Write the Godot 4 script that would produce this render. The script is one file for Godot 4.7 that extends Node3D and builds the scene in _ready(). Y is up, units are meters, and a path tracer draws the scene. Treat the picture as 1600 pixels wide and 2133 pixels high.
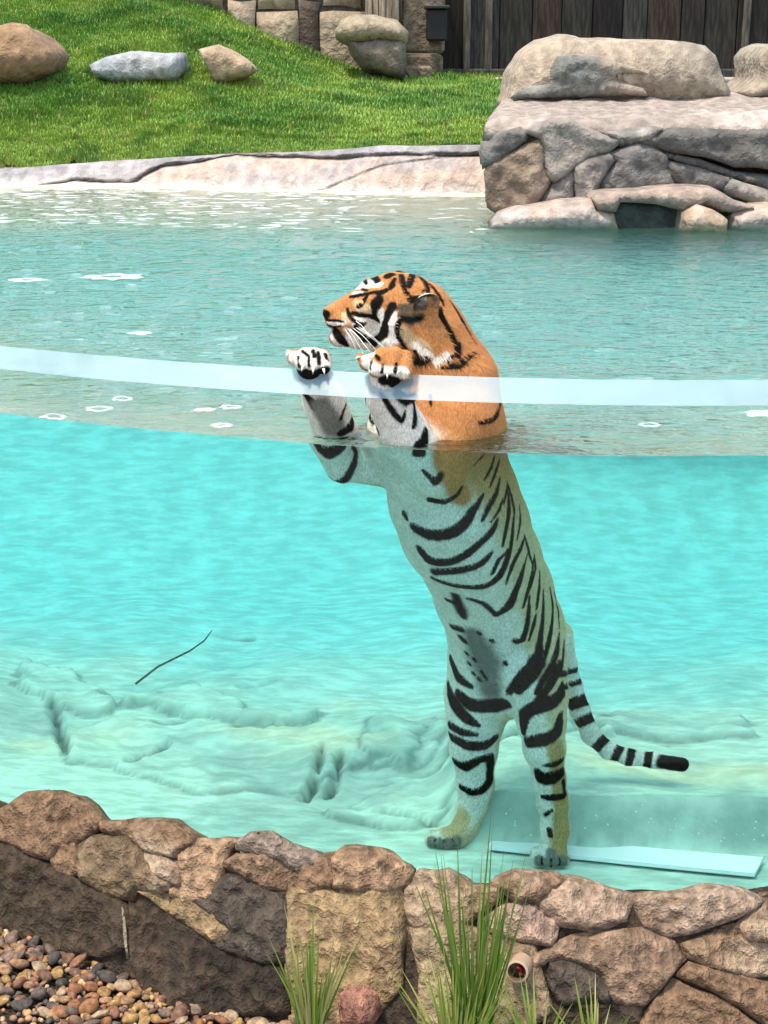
extends Node3D

var rng := RandomNumberGenerator.new()
var n1 := FastNoiseLite.new()      # broad
var n2 := FastNoiseLite.new()      # medium
var n3 := FastNoiseLite.new()      # fine
var mats := {}
var used := {}

# ------------------------------------------------------------------ naming
func numbered(called: String) -> String:
	var n: int = used.get(called, 0)
	used[called] = n + 1
	return called if n == 0 else "%s_%03d" % [called, n]

func tag(o: Node, label: String, category: String, group := "") -> Node:
	o.set_meta("label", label)
	o.set_meta("category", category)
	if group != "":
		o.set_meta("group", group)
	return o

func thing(called: String, label: String, category: String, at := Vector3.ZERO, group := "") -> Node3D:
	var o := Node3D.new()
	o.name = numbered(called)
	add_child(o)
	o.position = at
	tag(o, label, category, group)
	return o

func put(called: String, mesh: Mesh, mat: Material, parent: Node = null, at := Vector3.ZERO) -> MeshInstance3D:
	var o := MeshInstance3D.new()
	o.mesh = mesh
	o.material_override = mat
	o.name = numbered(called) if parent == null else called
	if parent == null:
		add_child(o)
	else:
		parent.add_child(o, true)
	o.position = at
	return o

func setting(called: String, mesh: Mesh, mat: Material) -> MeshInstance3D:
	var o := put(called, mesh, mat)
	o.set_meta("kind", "structure")
	return o

# ------------------------------------------------------------------ materials
func noise_image(kind: int, freq: float, octaves: int, sd: int, size := 512) -> Image:
	var n := FastNoiseLite.new()
	n.noise_type = kind
	n.frequency = freq
	n.fractal_octaves = octaves
	n.fractal_gain = .62
	n.seed = sd
	var im := n.get_seamless_image(size, size)
	im.convert(Image.FORMAT_RGBA8)
	return im

func toned(im: Image, lo: float, hi: float) -> ImageTexture:
	var out := Image.create(im.get_width(), im.get_height(), false, Image.FORMAT_RGB8)
	for y in im.get_height():
		for x in im.get_width():
			var v := lerpf(lo, hi, smoothstep(.15, .85, im.get_pixel(x, y).r))
			out.set_pixel(x, y, Color(v, v, v))
	return ImageTexture.create_from_image(out)

func base_mat(rough: float) -> StandardMaterial3D:
	var m := StandardMaterial3D.new()
	m.roughness = rough
	m.vertex_color_use_as_albedo = true
	m.metallic_specular = .35
	return m

func make_materials() -> void:
	var grain := noise_image(FastNoiseLite.TYPE_SIMPLEX_SMOOTH, .011, 7, 3, 1024)
	var grain_tone := toned(grain, .6, 1.0)
	var grain_bump := ImageTexture.create_from_image(grain)
	var rock := base_mat(.92)
	rock.albedo_texture = grain_tone
	rock.uv1_triplanar = true
	rock.uv1_world_triplanar = true
	rock.uv1_scale = Vector3.ONE * 1.7
	rock.heightmap_enabled = true
	rock.heightmap_texture = grain_bump
	rock.heightmap_scale = 3.5
	mats.rock = rock
	var far_rock: StandardMaterial3D = rock.duplicate()
	far_rock.uv1_scale = Vector3.ONE * .6
	far_rock.heightmap_scale = 3.5
	far_rock.albedo_texture = toned(grain, .76, 1.0)
	mats.far_rock = far_rock
	var bed: StandardMaterial3D = rock.duplicate()
	bed.albedo_texture = toned(grain, .85, 1.0)
	bed.uv1_scale = Vector3(.4, .4, .9)
	bed.heightmap_scale = .6
	mats.bed = bed
	var fur := base_mat(.8)
	fur.albedo_texture = toned(noise_image(FastNoiseLite.TYPE_SIMPLEX, .06, 3, 5, 256), .78, 1.0)
	fur.uv1_triplanar = true
	fur.uv1_scale = Vector3(7, 3.2, 7)
	fur.heightmap_enabled = true
	fur.heightmap_texture = fur.albedo_texture
	fur.heightmap_scale = .35
	fur.metallic_specular = .15
	mats.fur = fur
	var hair := base_mat(.75)
	hair.metallic_specular = .15
	hair.cull_mode = BaseMaterial3D.CULL_DISABLED
	mats.hair = hair
	var plain := base_mat(.6)
	mats.plain = plain
	var gloss := base_mat(.08)
	gloss.metallic_specular = .5
	mats.gloss = gloss
	var leaf := base_mat(.55)
	leaf.cull_mode = BaseMaterial3D.CULL_DISABLED
	leaf.backlight_enabled = true
	leaf.backlight = Color(.35, .35, .35)
	mats.leaf = leaf
	var wood := base_mat(.85)
	wood.albedo_texture = toned(noise_image(FastNoiseLite.TYPE_SIMPLEX_SMOOTH, .012, 5, 12), .6, 1.0)
	wood.uv1_triplanar = true
	wood.uv1_scale = Vector3(3.0, .35, 3.0)
	mats.wood = wood
	# water: solid, of refractive index 1.33
	var wave := noise_image(FastNoiseLite.TYPE_SIMPLEX_SMOOTH, .018, 4, 21)
	wave.bump_map_to_normal_map(WAVE_BUMP)
	var water := StandardMaterial3D.new()
	water.albedo_color = Color(WATER_TINT.r, WATER_TINT.g, WATER_TINT.b, 0.0)
	water.refraction_enabled = true
	water.refraction_scale = .033
	water.roughness = .02
	water.metallic_specular = .66
	water.normal_enabled = true
	water.normal_texture = ImageTexture.create_from_image(wave)
	water.normal_scale = 1.0
	water.uv1_scale = Vector3(.42, 1.15, 1)
	mats.water = water
	var water_side: StandardMaterial3D = water.duplicate()
	water_side.normal_enabled = false
	water_side.roughness = 0.0
	water_side.albedo_color = Color(.70, .99, 1.0, 0.0)
	water_side.metallic_specular = .1
	mats.water_side = water_side
	var pane := StandardMaterial3D.new()
	pane.albedo_color = Color(1, 1, 1, 0.0)
	pane.transparency = BaseMaterial3D.TRANSPARENCY_ALPHA
	pane.roughness = .0
	pane.metallic_specular = .15
	mats.pane = pane
	var strip := StandardMaterial3D.new()
	strip.albedo_color = Color(.60, .70, .74, .52)
	strip.transparency = BaseMaterial3D.TRANSPARENCY_ALPHA
	strip.roughness = .4
	strip.vertex_color_use_as_albedo = true
	mats.strip = strip

const WATER_TINT := Color(.61, .69, .63)
const WAVE_BUMP := 9.0

# ------------------------------------------------------------------ shapes
func tri_mesh(v: PackedVector3Array, c: PackedColorArray, idx: PackedInt32Array, smooth := true, uv := PackedVector2Array()) -> ArrayMesh:
	var s := SurfaceTool.new()
	s.begin(Mesh.PRIMITIVE_TRIANGLES)
	if not smooth:
		s.set_smooth_group(-1)
	for i in v.size():
		if c.size():
			s.set_color(c[i])
		if uv.size():
			s.set_uv(uv[i])
		s.add_vertex(v[i])
	for i in idx:
		s.add_index(i)
	if not smooth:
		s.deindex()
	s.generate_normals()
	return s.commit()

func sheet(xs: PackedFloat32Array, zs: PackedFloat32Array, f: Callable, uvs := false) -> ArrayMesh:
	# f(x, z) -> [Vector3, Color]; faces upwards
	var v := PackedVector3Array()
	var c := PackedColorArray()
	var uv := PackedVector2Array()
	var idx := PackedInt32Array()
	for z in zs:
		for x in xs:
			var r: Array = f.call(x, z)
			v.append(r[0])
			c.append(r[1])
			if uvs:
				uv.append(Vector2(r[0].x, r[0].z))
	var w := xs.size()
	for j in zs.size() - 1:
		for i in w - 1:
			var a := j * w + i
			idx.append_array([a, a + 1, a + w, a + 1, a + w + 1, a + w])
	return tri_mesh(v, c, idx, true, uv)

func span(a: float, b: float, n: int) -> PackedFloat32Array:
	var o := PackedFloat32Array()
	for i in n + 1:
		o.append(lerpf(a, b, float(i) / n))
	return o

func quad(s: SurfaceTool, a: Vector3, b: Vector3, c: Vector3, d: Vector3) -> void:
	for p in [a, b, c, a, c, d]:
		s.add_vertex(p)

func block(lo: Vector3, hi: Vector3, col: Color, b := .008) -> ArrayMesh:
	# a box whose edges are chamfered, faces outward and flat
	var s := SurfaceTool.new()
	s.begin(Mesh.PRIMITIVE_TRIANGLES)
	s.set_smooth_group(-1)
	s.set_color(col)
	var h := (hi - lo) * .5
	var m := (hi + lo) * .5
	b = minf(b, minf(h.x, minf(h.y, h.z)) * .6)
	var face := func(n: int, sg: float) -> Array:
		var u := (n + 1) % 3
		var w := (n + 2) % 3
		var out := []
		for q in [[-1, -1], [1, -1], [1, 1], [-1, 1]]:
			var p := Vector3.ZERO
			p[n] = h[n] * sg
			p[u] = (h[u] - b) * q[0]
			p[w] = (h[w] - b) * q[1]
			out.append(m + p)
		return out
	var add := func(ps: Array) -> void:
		var nn: Vector3 = (ps[1] - ps[0]).cross(ps[2] - ps[0])
		var mid := Vector3.ZERO
		for p in ps:
			mid += p / ps.size()
		if nn.dot(mid - m) > 0.0:
			ps.reverse()
		for i in range(1, ps.size() - 1):
			s.add_vertex(ps[0])
			s.add_vertex(ps[i])
			s.add_vertex(ps[i + 1])
	for n in 3:
		for sg in [-1.0, 1.0]:
			add.call(face.call(n, sg))
	for n in 3:
		var u := (n + 1) % 3
		var w := (n + 2) % 3
		for a in [-1.0, 1.0]:
			for c in [-1.0, 1.0]:
				var ps := []
				for e in [[-1.0, 0], [1.0, 0], [1.0, 1], [-1.0, 1]]:
					var p := Vector3.ZERO
					p[n] = (h[n] - b) * e[0]
					p[u] = (h[u] - (b if e[1] == 0 else 0.0)) * a
					p[w] = (h[w] - (0.0 if e[1] == 0 else b)) * c
					ps.append(m + p)
				add.call(ps)
	for a in [-1.0, 1.0]:
		for c in [-1.0, 1.0]:
			for e in [-1.0, 1.0]:
				add.call([m + Vector3(h.x * a, (h.y - b) * c, (h.z - b) * e), m + Vector3((h.x - b) * a, h.y * c, (h.z - b) * e), m + Vector3((h.x - b) * a, (h.y - b) * c, h.z * e)])
	s.generate_normals()
	return s.commit()

func tube(pts: Array, radii: Array, col: Color, sides := 6, cap := true) -> ArrayMesh:
	var v := PackedVector3Array()
	var c := PackedColorArray()
	var idx := PackedInt32Array()
	for i in pts.size():
		var d: Vector3 = (pts[mini(i + 1, pts.size() - 1)] - pts[maxi(i - 1, 0)]).normalized()
		var a := d.cross(Vector3.UP if absf(d.y) < .9 else Vector3.RIGHT).normalized()
		var b := d.cross(a)
		for k in sides:
			var t := TAU * k / sides
			v.append(pts[i] + (a * cos(t) + b * sin(t)) * radii[i])
			c.append(col)
	for i in pts.size() - 1:
		for k in sides:
			var p := i * sides + k
			var q := i * sides + (k + 1) % sides
			idx.append_array([p, q, p + sides, q, q + sides, p + sides])
	if cap:
		for e in [0, pts.size() - 1]:
			v.append(pts[e])
			c.append(col)
			for k in sides:
				var p: int = e * sides + k
				var q: int = e * sides + (k + 1) % sides
				idx.append_array([v.size() - 1, q, p] if e == 0 else [v.size() - 1, p, q])
	return tri_mesh(v, c, idx)

# A stone: OUTLINE is a ring of points near one plane, the stone swells out of that plane towards TOWARDS and goes THICK behind it.
# LOOK: col, col2 (a second tone by noise), bulge, rough, step (size of its facets), strata (relief of layers), edge (width of the rounding), lean
func stone(outline: Array, towards: Vector3, thick: float, look: Dictionary, sd: int) -> ArrayMesh:
	var o := Vector3.ZERO
	for p in outline:
		o += p / outline.size()
	var nrm := Vector3.ZERO
	for i in outline.size():
		var a: Vector3 = outline[i] - o
		var b: Vector3 = outline[(i + 1) % outline.size()] - o
		nrm += a.cross(b)
	nrm = nrm.normalized()
	if nrm.dot(towards) < 0:
		nrm = -nrm
	var ux := Vector3.UP.cross(nrm).normalized()
	var uy := nrm.cross(ux)
	var step: float = look.get("step", .03)
	var ring := PackedVector2Array()
	for i in outline.size():
		var a: Vector3 = outline[i] - o
		var b: Vector3 = outline[(i + 1) % outline.size()] - o
		var p := Vector2(a.dot(ux), a.dot(uy))
		var q := Vector2(b.dot(ux), b.dot(uy))
		var k := maxi(1, int(p.distance_to(q) / step))
		for j in k:
			var m := p.lerp(q, float(j) / k)
			var side := (q - p).orthogonal().normalized()
			m += side * n2.get_noise_3d(m.x * 6.0 / step * .03, m.y * 6.0 / step * .03, sd * 7.3) * step * .7
			ring.append(m)
	var pts := ring.duplicate()
	var lo := ring[0]
	var hi := ring[0]
	for p in ring:
		lo = lo.min(p)
		hi = hi.max(p)
	var r := RandomNumberGenerator.new()
	r.seed = sd + 77
	var edge_at := PackedFloat32Array()
	edge_at.resize(ring.size())
	var y := lo.y
	var row := 0
	while y < hi.y:
		var x := lo.x + (step * .5 if row % 2 else 0.0)
		while x < hi.x:
			var p := Vector2(x + r.randf_range(-.3, .3) * step, y + r.randf_range(-.3, .3) * step)
			if Geometry2D.is_point_in_polygon(p, ring):
				var d := 9.0
				for i in ring.size():
					var cp := Geometry2D.get_closest_point_to_segment(p, ring[i], ring[(i + 1) % ring.size()])
					d = minf(d, p.distance_squared_to(cp))
				d = sqrt(d)
				if d > step * .4:
					pts.append(p)
					edge_at.append(d)
			x += step
		y += step * .87
		row += 1
	var tri := Geometry2D.triangulate_delaunay(pts)
	var edge: float = look.get("edge", step * 2.5)
	var bulge: float = look.get("bulge", .04)
	var rough: float = look.get("rough", .012)
	var strata: float = look.get("strata", 0.0)
	var lean: float = look.get("lean", 0.0)
	var sdir: Vector2 = look.get("dir", Vector2(.3, 1)).normalized()
	var fs: float = look.get("freq", 1.0)
	var v := PackedVector3Array()
	var c := PackedColorArray()
	var idx := PackedInt32Array()
	var c1: Color = look.col
	var c2: Color = look.get("col2", c1 * .75)
	var c3: Color = look.get("col3", c1)
	for i in pts.size():
		var p := pts[i]
		var t := clampf(edge_at[i] / edge, 0, 1)
		var w := o + ux * p.x + uy * p.y
		var nz := n2.get_noise_3d(w.x * 9 * fs, w.y * 9 * fs, w.z * 9 * fs + sd)
		var nf := n3.get_noise_3d(w.x * 30 * fs, w.y * 30 * fs, w.z * 30 * fs + sd)
		var rise := bulge * sqrt(1.0 - (1.0 - t) * (1.0 - t)) + rough * (nz * 1.3 + nf * .5) * (.35 + .65 * t)
		if strata > 0.0:
			var sv := p.dot(sdir) * 22.0 * fs + nz * 1.6
			rise += strata * (absf(fposmod(sv, 2.0) - 1.0) - .5) * t
		rise += lean * (p.y - lo.y)
		v.append(w + nrm * rise)
		var mixv := smoothstep(-.25, .3, n1.get_noise_3d(w.x * 4 * fs, w.y * 4 * fs, w.z * 4 * fs + sd * 3.0) + nf * .3)
		var col := c2.lerp(c1, mixv)
		col = col.lerp(c3, smoothstep(.1, .35, n1.get_noise_3d(w.x * 7 * fs + 50.0, w.y * 7 * fs, w.z * 7 * fs + sd)) * .8)
		var veins: float = look.get("veins", 0.0)
		if veins > 0.0:
			var vv := absf(n1.get_noise_3d(w.x * 2.5 + 9.0, w.y * 2.5, w.z * 2.5 + sd))
			col = col.lerp(Color(.75, .73, .7), (1.0 - smoothstep(.0, .05, vv)) * veins)
		col = col * (1.0 + nf * .25)
		c.append(col)
	for i in range(0, tri.size(), 3):
		var m := (pts[tri[i]] + pts[tri[i + 1]] + pts[tri[i + 2]]) / 3.0
		if not Geometry2D.is_point_in_polygon(m, ring):
			continue
		var ar := (pts[tri[i + 1]] - pts[tri[i]]).cross(pts[tri[i + 2]] - pts[tri[i]])
		if ar > 0:
			idx.append_array([tri[i], tri[i + 2], tri[i + 1]])
		else:
			idx.append_array([tri[i], tri[i + 1], tri[i + 2]])
	# the side goes back in three rings, then a closed rear
	var cw := Geometry2D.is_polygon_clockwise(ring)
	var prev := 0
	var cnt := ring.size()
	for k in [1, 2, 3]:
		var start := v.size()
		for i in cnt:
			var p := ring[i] * (1.0 if k < 3 else .8)
			var depth: float = [0.0, .35, .8, 1.0][k]
			var w := o + ux * p.x + uy * p.y - nrm * thick * depth
			w += (ux * p.x + uy * p.y).normalized() * n2.get_noise_3d(w.x * 8 * fs, w.y * 8 * fs, w.z * 8 * fs + sd) * rough * 1.2
			if lean != 0.0:
				w += nrm * lean * (p.y - lo.y)
			v.append(w)
			c.append(c[i] * .95)
		for i in cnt:
			var j := (i + 1) % cnt
			if cw:
				idx.append_array([prev + i, start + i, prev + j, prev + j, start + i, start + j])
			else:
				idx.append_array([prev + i, prev + j, start + i, prev + j, start + j, start + i])
		prev = start
	var mid := v.size()
	v.append(o - nrm * thick + nrm * lean * -lo.y)
	c.append(c1)
	for i in cnt:
		var j := (i + 1) % cnt
		if cw:
			idx.append_array([mid, prev + j, prev + i])
		else:
			idx.append_array([mid, prev + i, prev + j])
	return tri_mesh(v, c, idx, true)

# a loose stone: a squashed, facetted ball
func pebble(r: float, squash: Vector3, col: Color, sd: int, rings := 6) -> ArrayMesh:
	var v := PackedVector3Array()
	var c := PackedColorArray()
	var idx := PackedInt32Array()
	var rr := RandomNumberGenerator.new()
	rr.seed = sd
	var planes := []
	for k in 9:
		planes.append([Vector3(rr.randfn(), rr.randfn(), rr.randfn()).normalized(), rr.randf_range(.72, 1.0)])
	var seg := rings * 2
	for i in rings + 1:
		for j in seg:
			var th := PI * i / rings
			var ph := TAU * j / seg
			var d := Vector3(sin(th) * cos(ph), cos(th), sin(th) * sin(ph))
			var s := 1.0
			for q in planes:
				var dd: float = d.dot(q[0])
				if dd > .05:
					s = minf(s, q[1] / dd)
			s *= 1.0 + n2.get_noise_3d(d.x * 20 + sd * 3.1, d.y * 20, d.z * 20) * .12
			v.append(d * s * r * squash)
			c.append(col * (1.0 + n2.get_noise_3d(d.x * 25, d.y * 25 + sd * 1.7, d.z * 25) * .5))
	for i in rings:
		for j in seg:
			var a := i * seg + j
			var b := i * seg + (j + 1) % seg
			idx.append_array([a, a + seg, b, b, a + seg, b + seg])
	return tri_mesh(v, c, idx)

# ------------------------------------------------------------------ the place
func zf(x: float) -> float:      # plan of the curved glass: its inner face
	return -.02 + .21 * x - .11 * x * x

func bank_edge(x: float) -> float:      # where the water meets the far bank
	return -9.35 + .10 * x + .25 * sin(x * .7 + .4)

func bank_top(x: float) -> float:
	return .40 + .045 * x - .02 * absf(x)

func lawn_y(x: float, z: float) -> float:
	var t := clampf((bank_edge(x) - .45 - z) / 5.2, 0, 1.6)
	var back := lerpf(2.0, .93, smoothstep(-3.0, .3, x)) - .05
	return lerpf(bank_top(x) - .03, back, pow(t, .85)) + n1.get_noise_2d(x * 3, z * 3) * .07

func near(p: Vector2, line: Array) -> float:
	var d := 99.0
	for i in line.size() - 1:
		d = minf(d, p.distance_to(Geometry2D.get_closest_point_to_segment(p, line[i], line[i + 1])))
	return d

func flat(line: Array) -> Array:
	var o := []
	for p in line:
		o.append(Vector2(p.x, p.z))
	return o

var cracks := []
var ledges := []
func bed_point(x: float, z: float) -> Array:
	var d := zf(x) - z              # metres behind the glass
	var y := -1.8
	# shelf at the foot of the glass, a low carved ledge behind it, then the flat floor and the beach
	var step_at := 1.02 + .45 * smoothstep(.3, -1.0, x) + .05 * n1.get_noise_2d(x * 12, 3)
	var up := smoothstep(step_at, step_at + .07, d) * lerpf(.0, .22, smoothstep(.25, .5, x)) * (1.0 - smoothstep(1.5, 3.2, d))
	y += up
	var rough := smoothstep(step_at, step_at + .4, d)
	y += rough * (n1.get_noise_2d(x * 5, z * 5) * .10 + n2.get_noise_2d(x * 9, z * 16) * .022)
	y -= smoothstep(3.0, 4.6, d) * .06
	var q := Vector2(x, z)
	var dark := 0.0
	if d > .3 and d < 6.0 and absf(x) < 3:
		for cr in cracks:
			if not (cr[3] as Rect2).has_point(q):
				continue
			var w: float = cr[1]
			var dd := near(q, cr[0]) + n2.get_noise_2d(x * 10, z * 14) * .018
			if dd < w * 3.0:
				y -= cr[2] * (1.0 - smoothstep(w * .25, w, dd))
				y += cr[2] * .25 * smoothstep(w * .6, w * 1.3, dd) * (1.0 - smoothstep(w * 1.3, w * 3.0, dd))
				dark = maxf(dark, 1.0 - smoothstep(w * .15, w * .8, dd))
	if d > .3 and d < 6.0 and absf(x) < 3:
		var qd := q + Vector2(n2.get_noise_2d(x * 12, z * 12), n2.get_noise_2d(x * 12 + 70, z * 12)) * .09
		for le in ledges:
			if not (le[2] as Rect2).has_point(qd):
				continue
			var e_d := near(qd, le[3])
			var inside := Geometry2D.is_point_in_polygon(qd, le[0])
			var sd := e_d if inside else -e_d
			y += le[1] * .36 * smoothstep(-.012, .022, sd) * (1.0 - .5 * smoothstep(.1, .5, sd))
			y += n3.get_noise_2d(x * 22, z * 22) * .012 * smoothstep(0, .05, sd)
			dark = maxf(dark, (1.0 - smoothstep(.0, .03, absf(sd + .008))) * .65)
	y = lerpf(y, -1.82 + n1.get_noise_2d(x * 4, z * 4) * .05, smoothstep(4.0, 5.5, d))
	var e := bank_edge(x)
	var shore := clampf((-5.2 - z) / (-5.2 - e), 0, 1.15)
	y = lerpf(y, .015, pow(shore, 1.15)) if shore < 1.0 else .015 + (shore - 1.0) * 1.2
	y += maxf(0, absf(x) - 4.8) * .9
	if d < -.05:
		y = -2.1
	var m := n1.get_noise_2d(x * 6 + 31, z * 6) + n2.get_noise_2d(x * 20, z * 20) * .5
	var col := Color(.64, .78, .66).lerp(Color(.46, .58, .51), smoothstep(-.1, .45, m))
	col = col.lerp(Color(.88, .78, .54), smoothstep(.15, .5, n1.get_noise_2d(x * 5, z * 7 + 80)) * .7)
	col = col.lerp(Color(.24, .73, .77), smoothstep(1.4, 4.8, d) * .95 * (1.0 - smoothstep(.35, .8, shore)))  # turquoise haze of deep water painted into the floor by distance
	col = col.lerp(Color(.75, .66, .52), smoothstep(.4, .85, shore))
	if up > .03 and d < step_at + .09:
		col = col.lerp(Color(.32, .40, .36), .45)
	col = col.lerp(Color(.10, .15, .14), dark * .9)  # shade of cracks and ledge edges painted into the floor colour
	return [Vector3(x, y, z), col]

func _ready() -> void:
	rng.seed = 11
	for a in [[n1, .12, 3, 1], [n2, .25, 3, 2], [n3, .4, 4, 3]]:
		a[0].noise_type = FastNoiseLite.TYPE_SIMPLEX_SMOOTH
		a[0].frequency = a[1]
		a[0].fractal_octaves = a[2]
		a[0].seed = a[3]

	# ---- camera, sky, sun, exposure
	var cam := Camera3D.new()
	cam.position = Vector3(0, 1.169, 4.5)
	cam.rotation_degrees = Vector3(-17, 0, 0)
	cam.fov = 38.2
	cam.near = .05
	cam.far = 400
	add_child(cam)
	cam.current = true
	var sky_m := ProceduralSkyMaterial.new()
	sky_m.sky_top_color = Color(.74, .82, .92)
	sky_m.sky_horizon_color = Color(.95, .96, .97)
	sky_m.sky_curve = .2
	sky_m.ground_bottom_color = Color(.3, .28, .25)
	sky_m.ground_horizon_color = Color(.6, .6, .58)
	sky_m.sun_angle_max = 30
	sky_m.energy_multiplier = 1.0
	var sky := Sky.new()
	sky.sky_material = sky_m
	var env := Environment.new()
	env.background_mode = Environment.BG_SKY
	env.sky = sky
	env.tonemap_mode = Environment.TONE_MAPPER_LINEAR
	env.tonemap_exposure = 2.35
	env.sdfgi_enabled = true
	env.ssao_enabled = true
	env.ssil_enabled = true
	var we := WorldEnvironment.new()
	we.environment = env
	add_child(we)
	var sun := DirectionalLight3D.new()
	sun.light_energy = .9
	sun.light_color = Color(1, .95, .87)
	sun.light_angular_distance = 9.0
	sun.shadow_enabled = true
	add_child(sun)
	sun.look_at_from_position(Vector3.ZERO, Vector3(.32, -1.0, -.20))

	make_materials()
	ground_and_pool()
	panel()
	lawn()
	building()
	rocks_behind()
	front_wall()
	tiger()
	small_things()

func ground_and_pool() -> void:
	var dirt := func(x: float, z: float) -> Array:
		return [Vector3(x, -2.15, z), Color(.16, .12, .09)]
	setting("ground", sheet(span(-150, 150, 20), span(-150, 150, 20), dirt), mats.rock)
	var paved := func(x: float, z: float) -> Array:
		return [Vector3(x, -2.05, z), Color(.50, .47, .43)]
	setting("added_bounce_path", sheet(span(-14, 14, 10), span(1.7, 14, 10), paved), mats.rock)  # unseen pale paving, added to bounce light onto tiger and wall
	# cracks and folds of the carved pool bed
	for c in [
		[[Vector3(-0.928,-1.750,-1.844),Vector3(-0.848,-1.750,-2.053),Vector3(-0.777,-1.750,-2.162)], .03, .03],
		[[Vector3(-1.275,-1.750,-2.740),Vector3(-1.242,-1.750,-2.399),Vector3(-1.206,-1.750,-2.080),Vector3(-1.188,-1.750,-1.911)], .03, .04],
		[[Vector3(-0.133,-1.750,-2.043),Vector3(-0.164,-1.750,-1.754),Vector3(-0.220,-1.750,-1.538)], .025, .04],
		[[Vector3(-0.059,-1.750,-1.950),Vector3(-0.088,-1.750,-1.729),Vector3(-0.133,-1.750,-1.574)], .025, .04],
		[[Vector3(0.081,-1.750,-1.359),Vector3(0.199,-1.750,-1.293),Vector3(0.312,-1.750,-1.204),Vector3(0.418,-1.750,-1.331),Vector3(0.519,-1.750,-1.562),Vector3(0.634,-1.750,-1.751)], .03, .04],
		[[Vector3(0.101,-1.750,-1.694),Vector3(0.269,-1.750,-1.731),Vector3(0.387,-1.750,-1.873)], .03, .04],
		[[Vector3(-0.550,-1.750,-4.151),Vector3(-0.393,-1.750,-4.136)], .04, .03], [[Vector3(-0.133,-1.750,-3.520),Vector3(0.042,-1.750,-3.570)], .04, .03], [[Vector3(-0.432,-1.750,-2.960),Vector3(-0.348,-1.750,-3.004),Vector3(-0.284,-1.750,-3.067)], .03, .04],
	]:
		var fl := flat(c[0])
		var r := Rect2(fl[0], Vector2.ZERO)
		for q in fl:
			r = r.expand(q)
		cracks.append([fl, c[1], c[2], r.grow(.25)])
	# low rock ledges: outline and height
	for c in [
		[[Vector3(-1.449,-1.700,-3.458),Vector3(-1.361,-1.700,-3.443),Vector3(-1.248,-1.700,-3.242),Vector3(-1.148,-1.700,-3.087),Vector3(-1.048,-1.700,-2.780),Vector3(-1.004,-1.700,-2.654),Vector3(-1.075,-1.700,-2.532),Vector3(-1.149,-1.700,-2.547),Vector3(-1.287,-1.700,-2.626),Vector3(-1.331,-1.700,-2.895),Vector3(-1.414,-1.700,-3.003)], .13],
		[[Vector3(-0.973,-1.700,-2.618),Vector3(-0.818,-1.700,-2.731),Vector3(-0.806,-1.700,-2.930),Vector3(-0.703,-1.700,-2.968),Vector3(-0.558,-1.700,-2.833),Vector3(-0.436,-1.700,-2.686),Vector3(-0.358,-1.700,-2.541),Vector3(-0.258,-1.700,-2.473),Vector3(-0.121,-1.700,-2.636),Vector3(-0.211,-1.700,-2.383),Vector3(-0.302,-1.700,-2.349),Vector3(-0.461,-1.700,-2.446),Vector3(-0.603,-1.700,-2.444),Vector3(-0.704,-1.700,-2.548),Vector3(-0.827,-1.700,-2.591)], .14],
		[[Vector3(-1.248,-1.720,-2.306),Vector3(-1.002,-1.720,-2.436),Vector3(-0.705,-1.720,-2.469),Vector3(-0.462,-1.720,-2.392),Vector3(-0.263,-1.720,-2.302),Vector3(-0.060,-1.720,-2.402),Vector3(0.140,-1.720,-2.406),Vector3(0.287,-1.720,-2.214),Vector3(0.207,-1.720,-1.882),Vector3(-0.034,-1.720,-1.867),Vector3(-0.148,-1.720,-1.672),Vector3(-0.429,-1.720,-1.583),Vector3(-0.594,-1.720,-1.507),Vector3(-0.768,-1.720,-1.649),Vector3(-0.947,-1.720,-1.736),Vector3(-1.120,-1.720,-1.893),Vector3(-1.186,-1.720,-1.816)], .07],
		[[Vector3(-0.168,-1.720,-1.426),Vector3(-0.057,-1.720,-1.382),Vector3(0.016,-1.720,-1.527),Vector3(0.095,-1.720,-1.598),Vector3(0.233,-1.720,-1.697),Vector3(0.383,-1.720,-1.688),Vector3(0.422,-1.720,-1.470),Vector3(0.259,-1.720,-1.262),Vector3(0.075,-1.720,-1.250),Vector3(-0.089,-1.720,-1.294)], .10],
		[[Vector3(0.917,-1.720,-1.657),Vector3(1.047,-1.720,-1.727),Vector3(1.165,-1.720,-1.700),Vector3(1.275,-1.720,-1.791),Vector3(1.505,-1.720,-1.817),Vector3(1.599,-1.720,-2.310),Vector3(1.406,-1.720,-2.252),Vector3(1.244,-1.720,-2.290),Vector3(1.087,-1.720,-2.178),Vector3(0.994,-1.720,-1.959)], .10],
		[[Vector3(0.380,-1.720,-1.789),Vector3(0.478,-1.720,-2.073),Vector3(0.613,-1.720,-2.256),Vector3(0.793,-1.720,-2.356),Vector3(0.901,-1.720,-2.242),Vector3(0.945,-1.720,-2.041),Vector3(0.856,-1.720,-1.842),Vector3(0.624,-1.720,-1.655),Vector3(0.492,-1.720,-1.635)], .07],
		[[Vector3(0.044,-1.720,-2.225),Vector3(0.191,-1.720,-2.384),Vector3(0.352,-1.720,-2.332),Vector3(0.406,-1.720,-2.127),Vector3(0.280,-1.720,-1.893),Vector3(0.056,-1.720,-1.797)], .06],
	]:
		var fl := flat(c[0])
		var r := Rect2(fl[0], Vector2.ZERO)
		for q in fl:
			r = r.expand(q)
		ledges.append([PackedVector2Array(fl), c[1], r.grow(.12), fl + [fl[0]]])
	var xs := PackedFloat32Array()
	xs.append_array(span(-7.5, -2.6, 24))
	xs.append_array(span(-2.57, 2.57, 270))
	xs.append_array(span(2.6, 7.5, 24))
	var zs := PackedFloat32Array()
	zs.append_array(span(-10.6, -5.1, 50))
	zs.append_array(span(-5.05, -2.05, 140))
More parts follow.
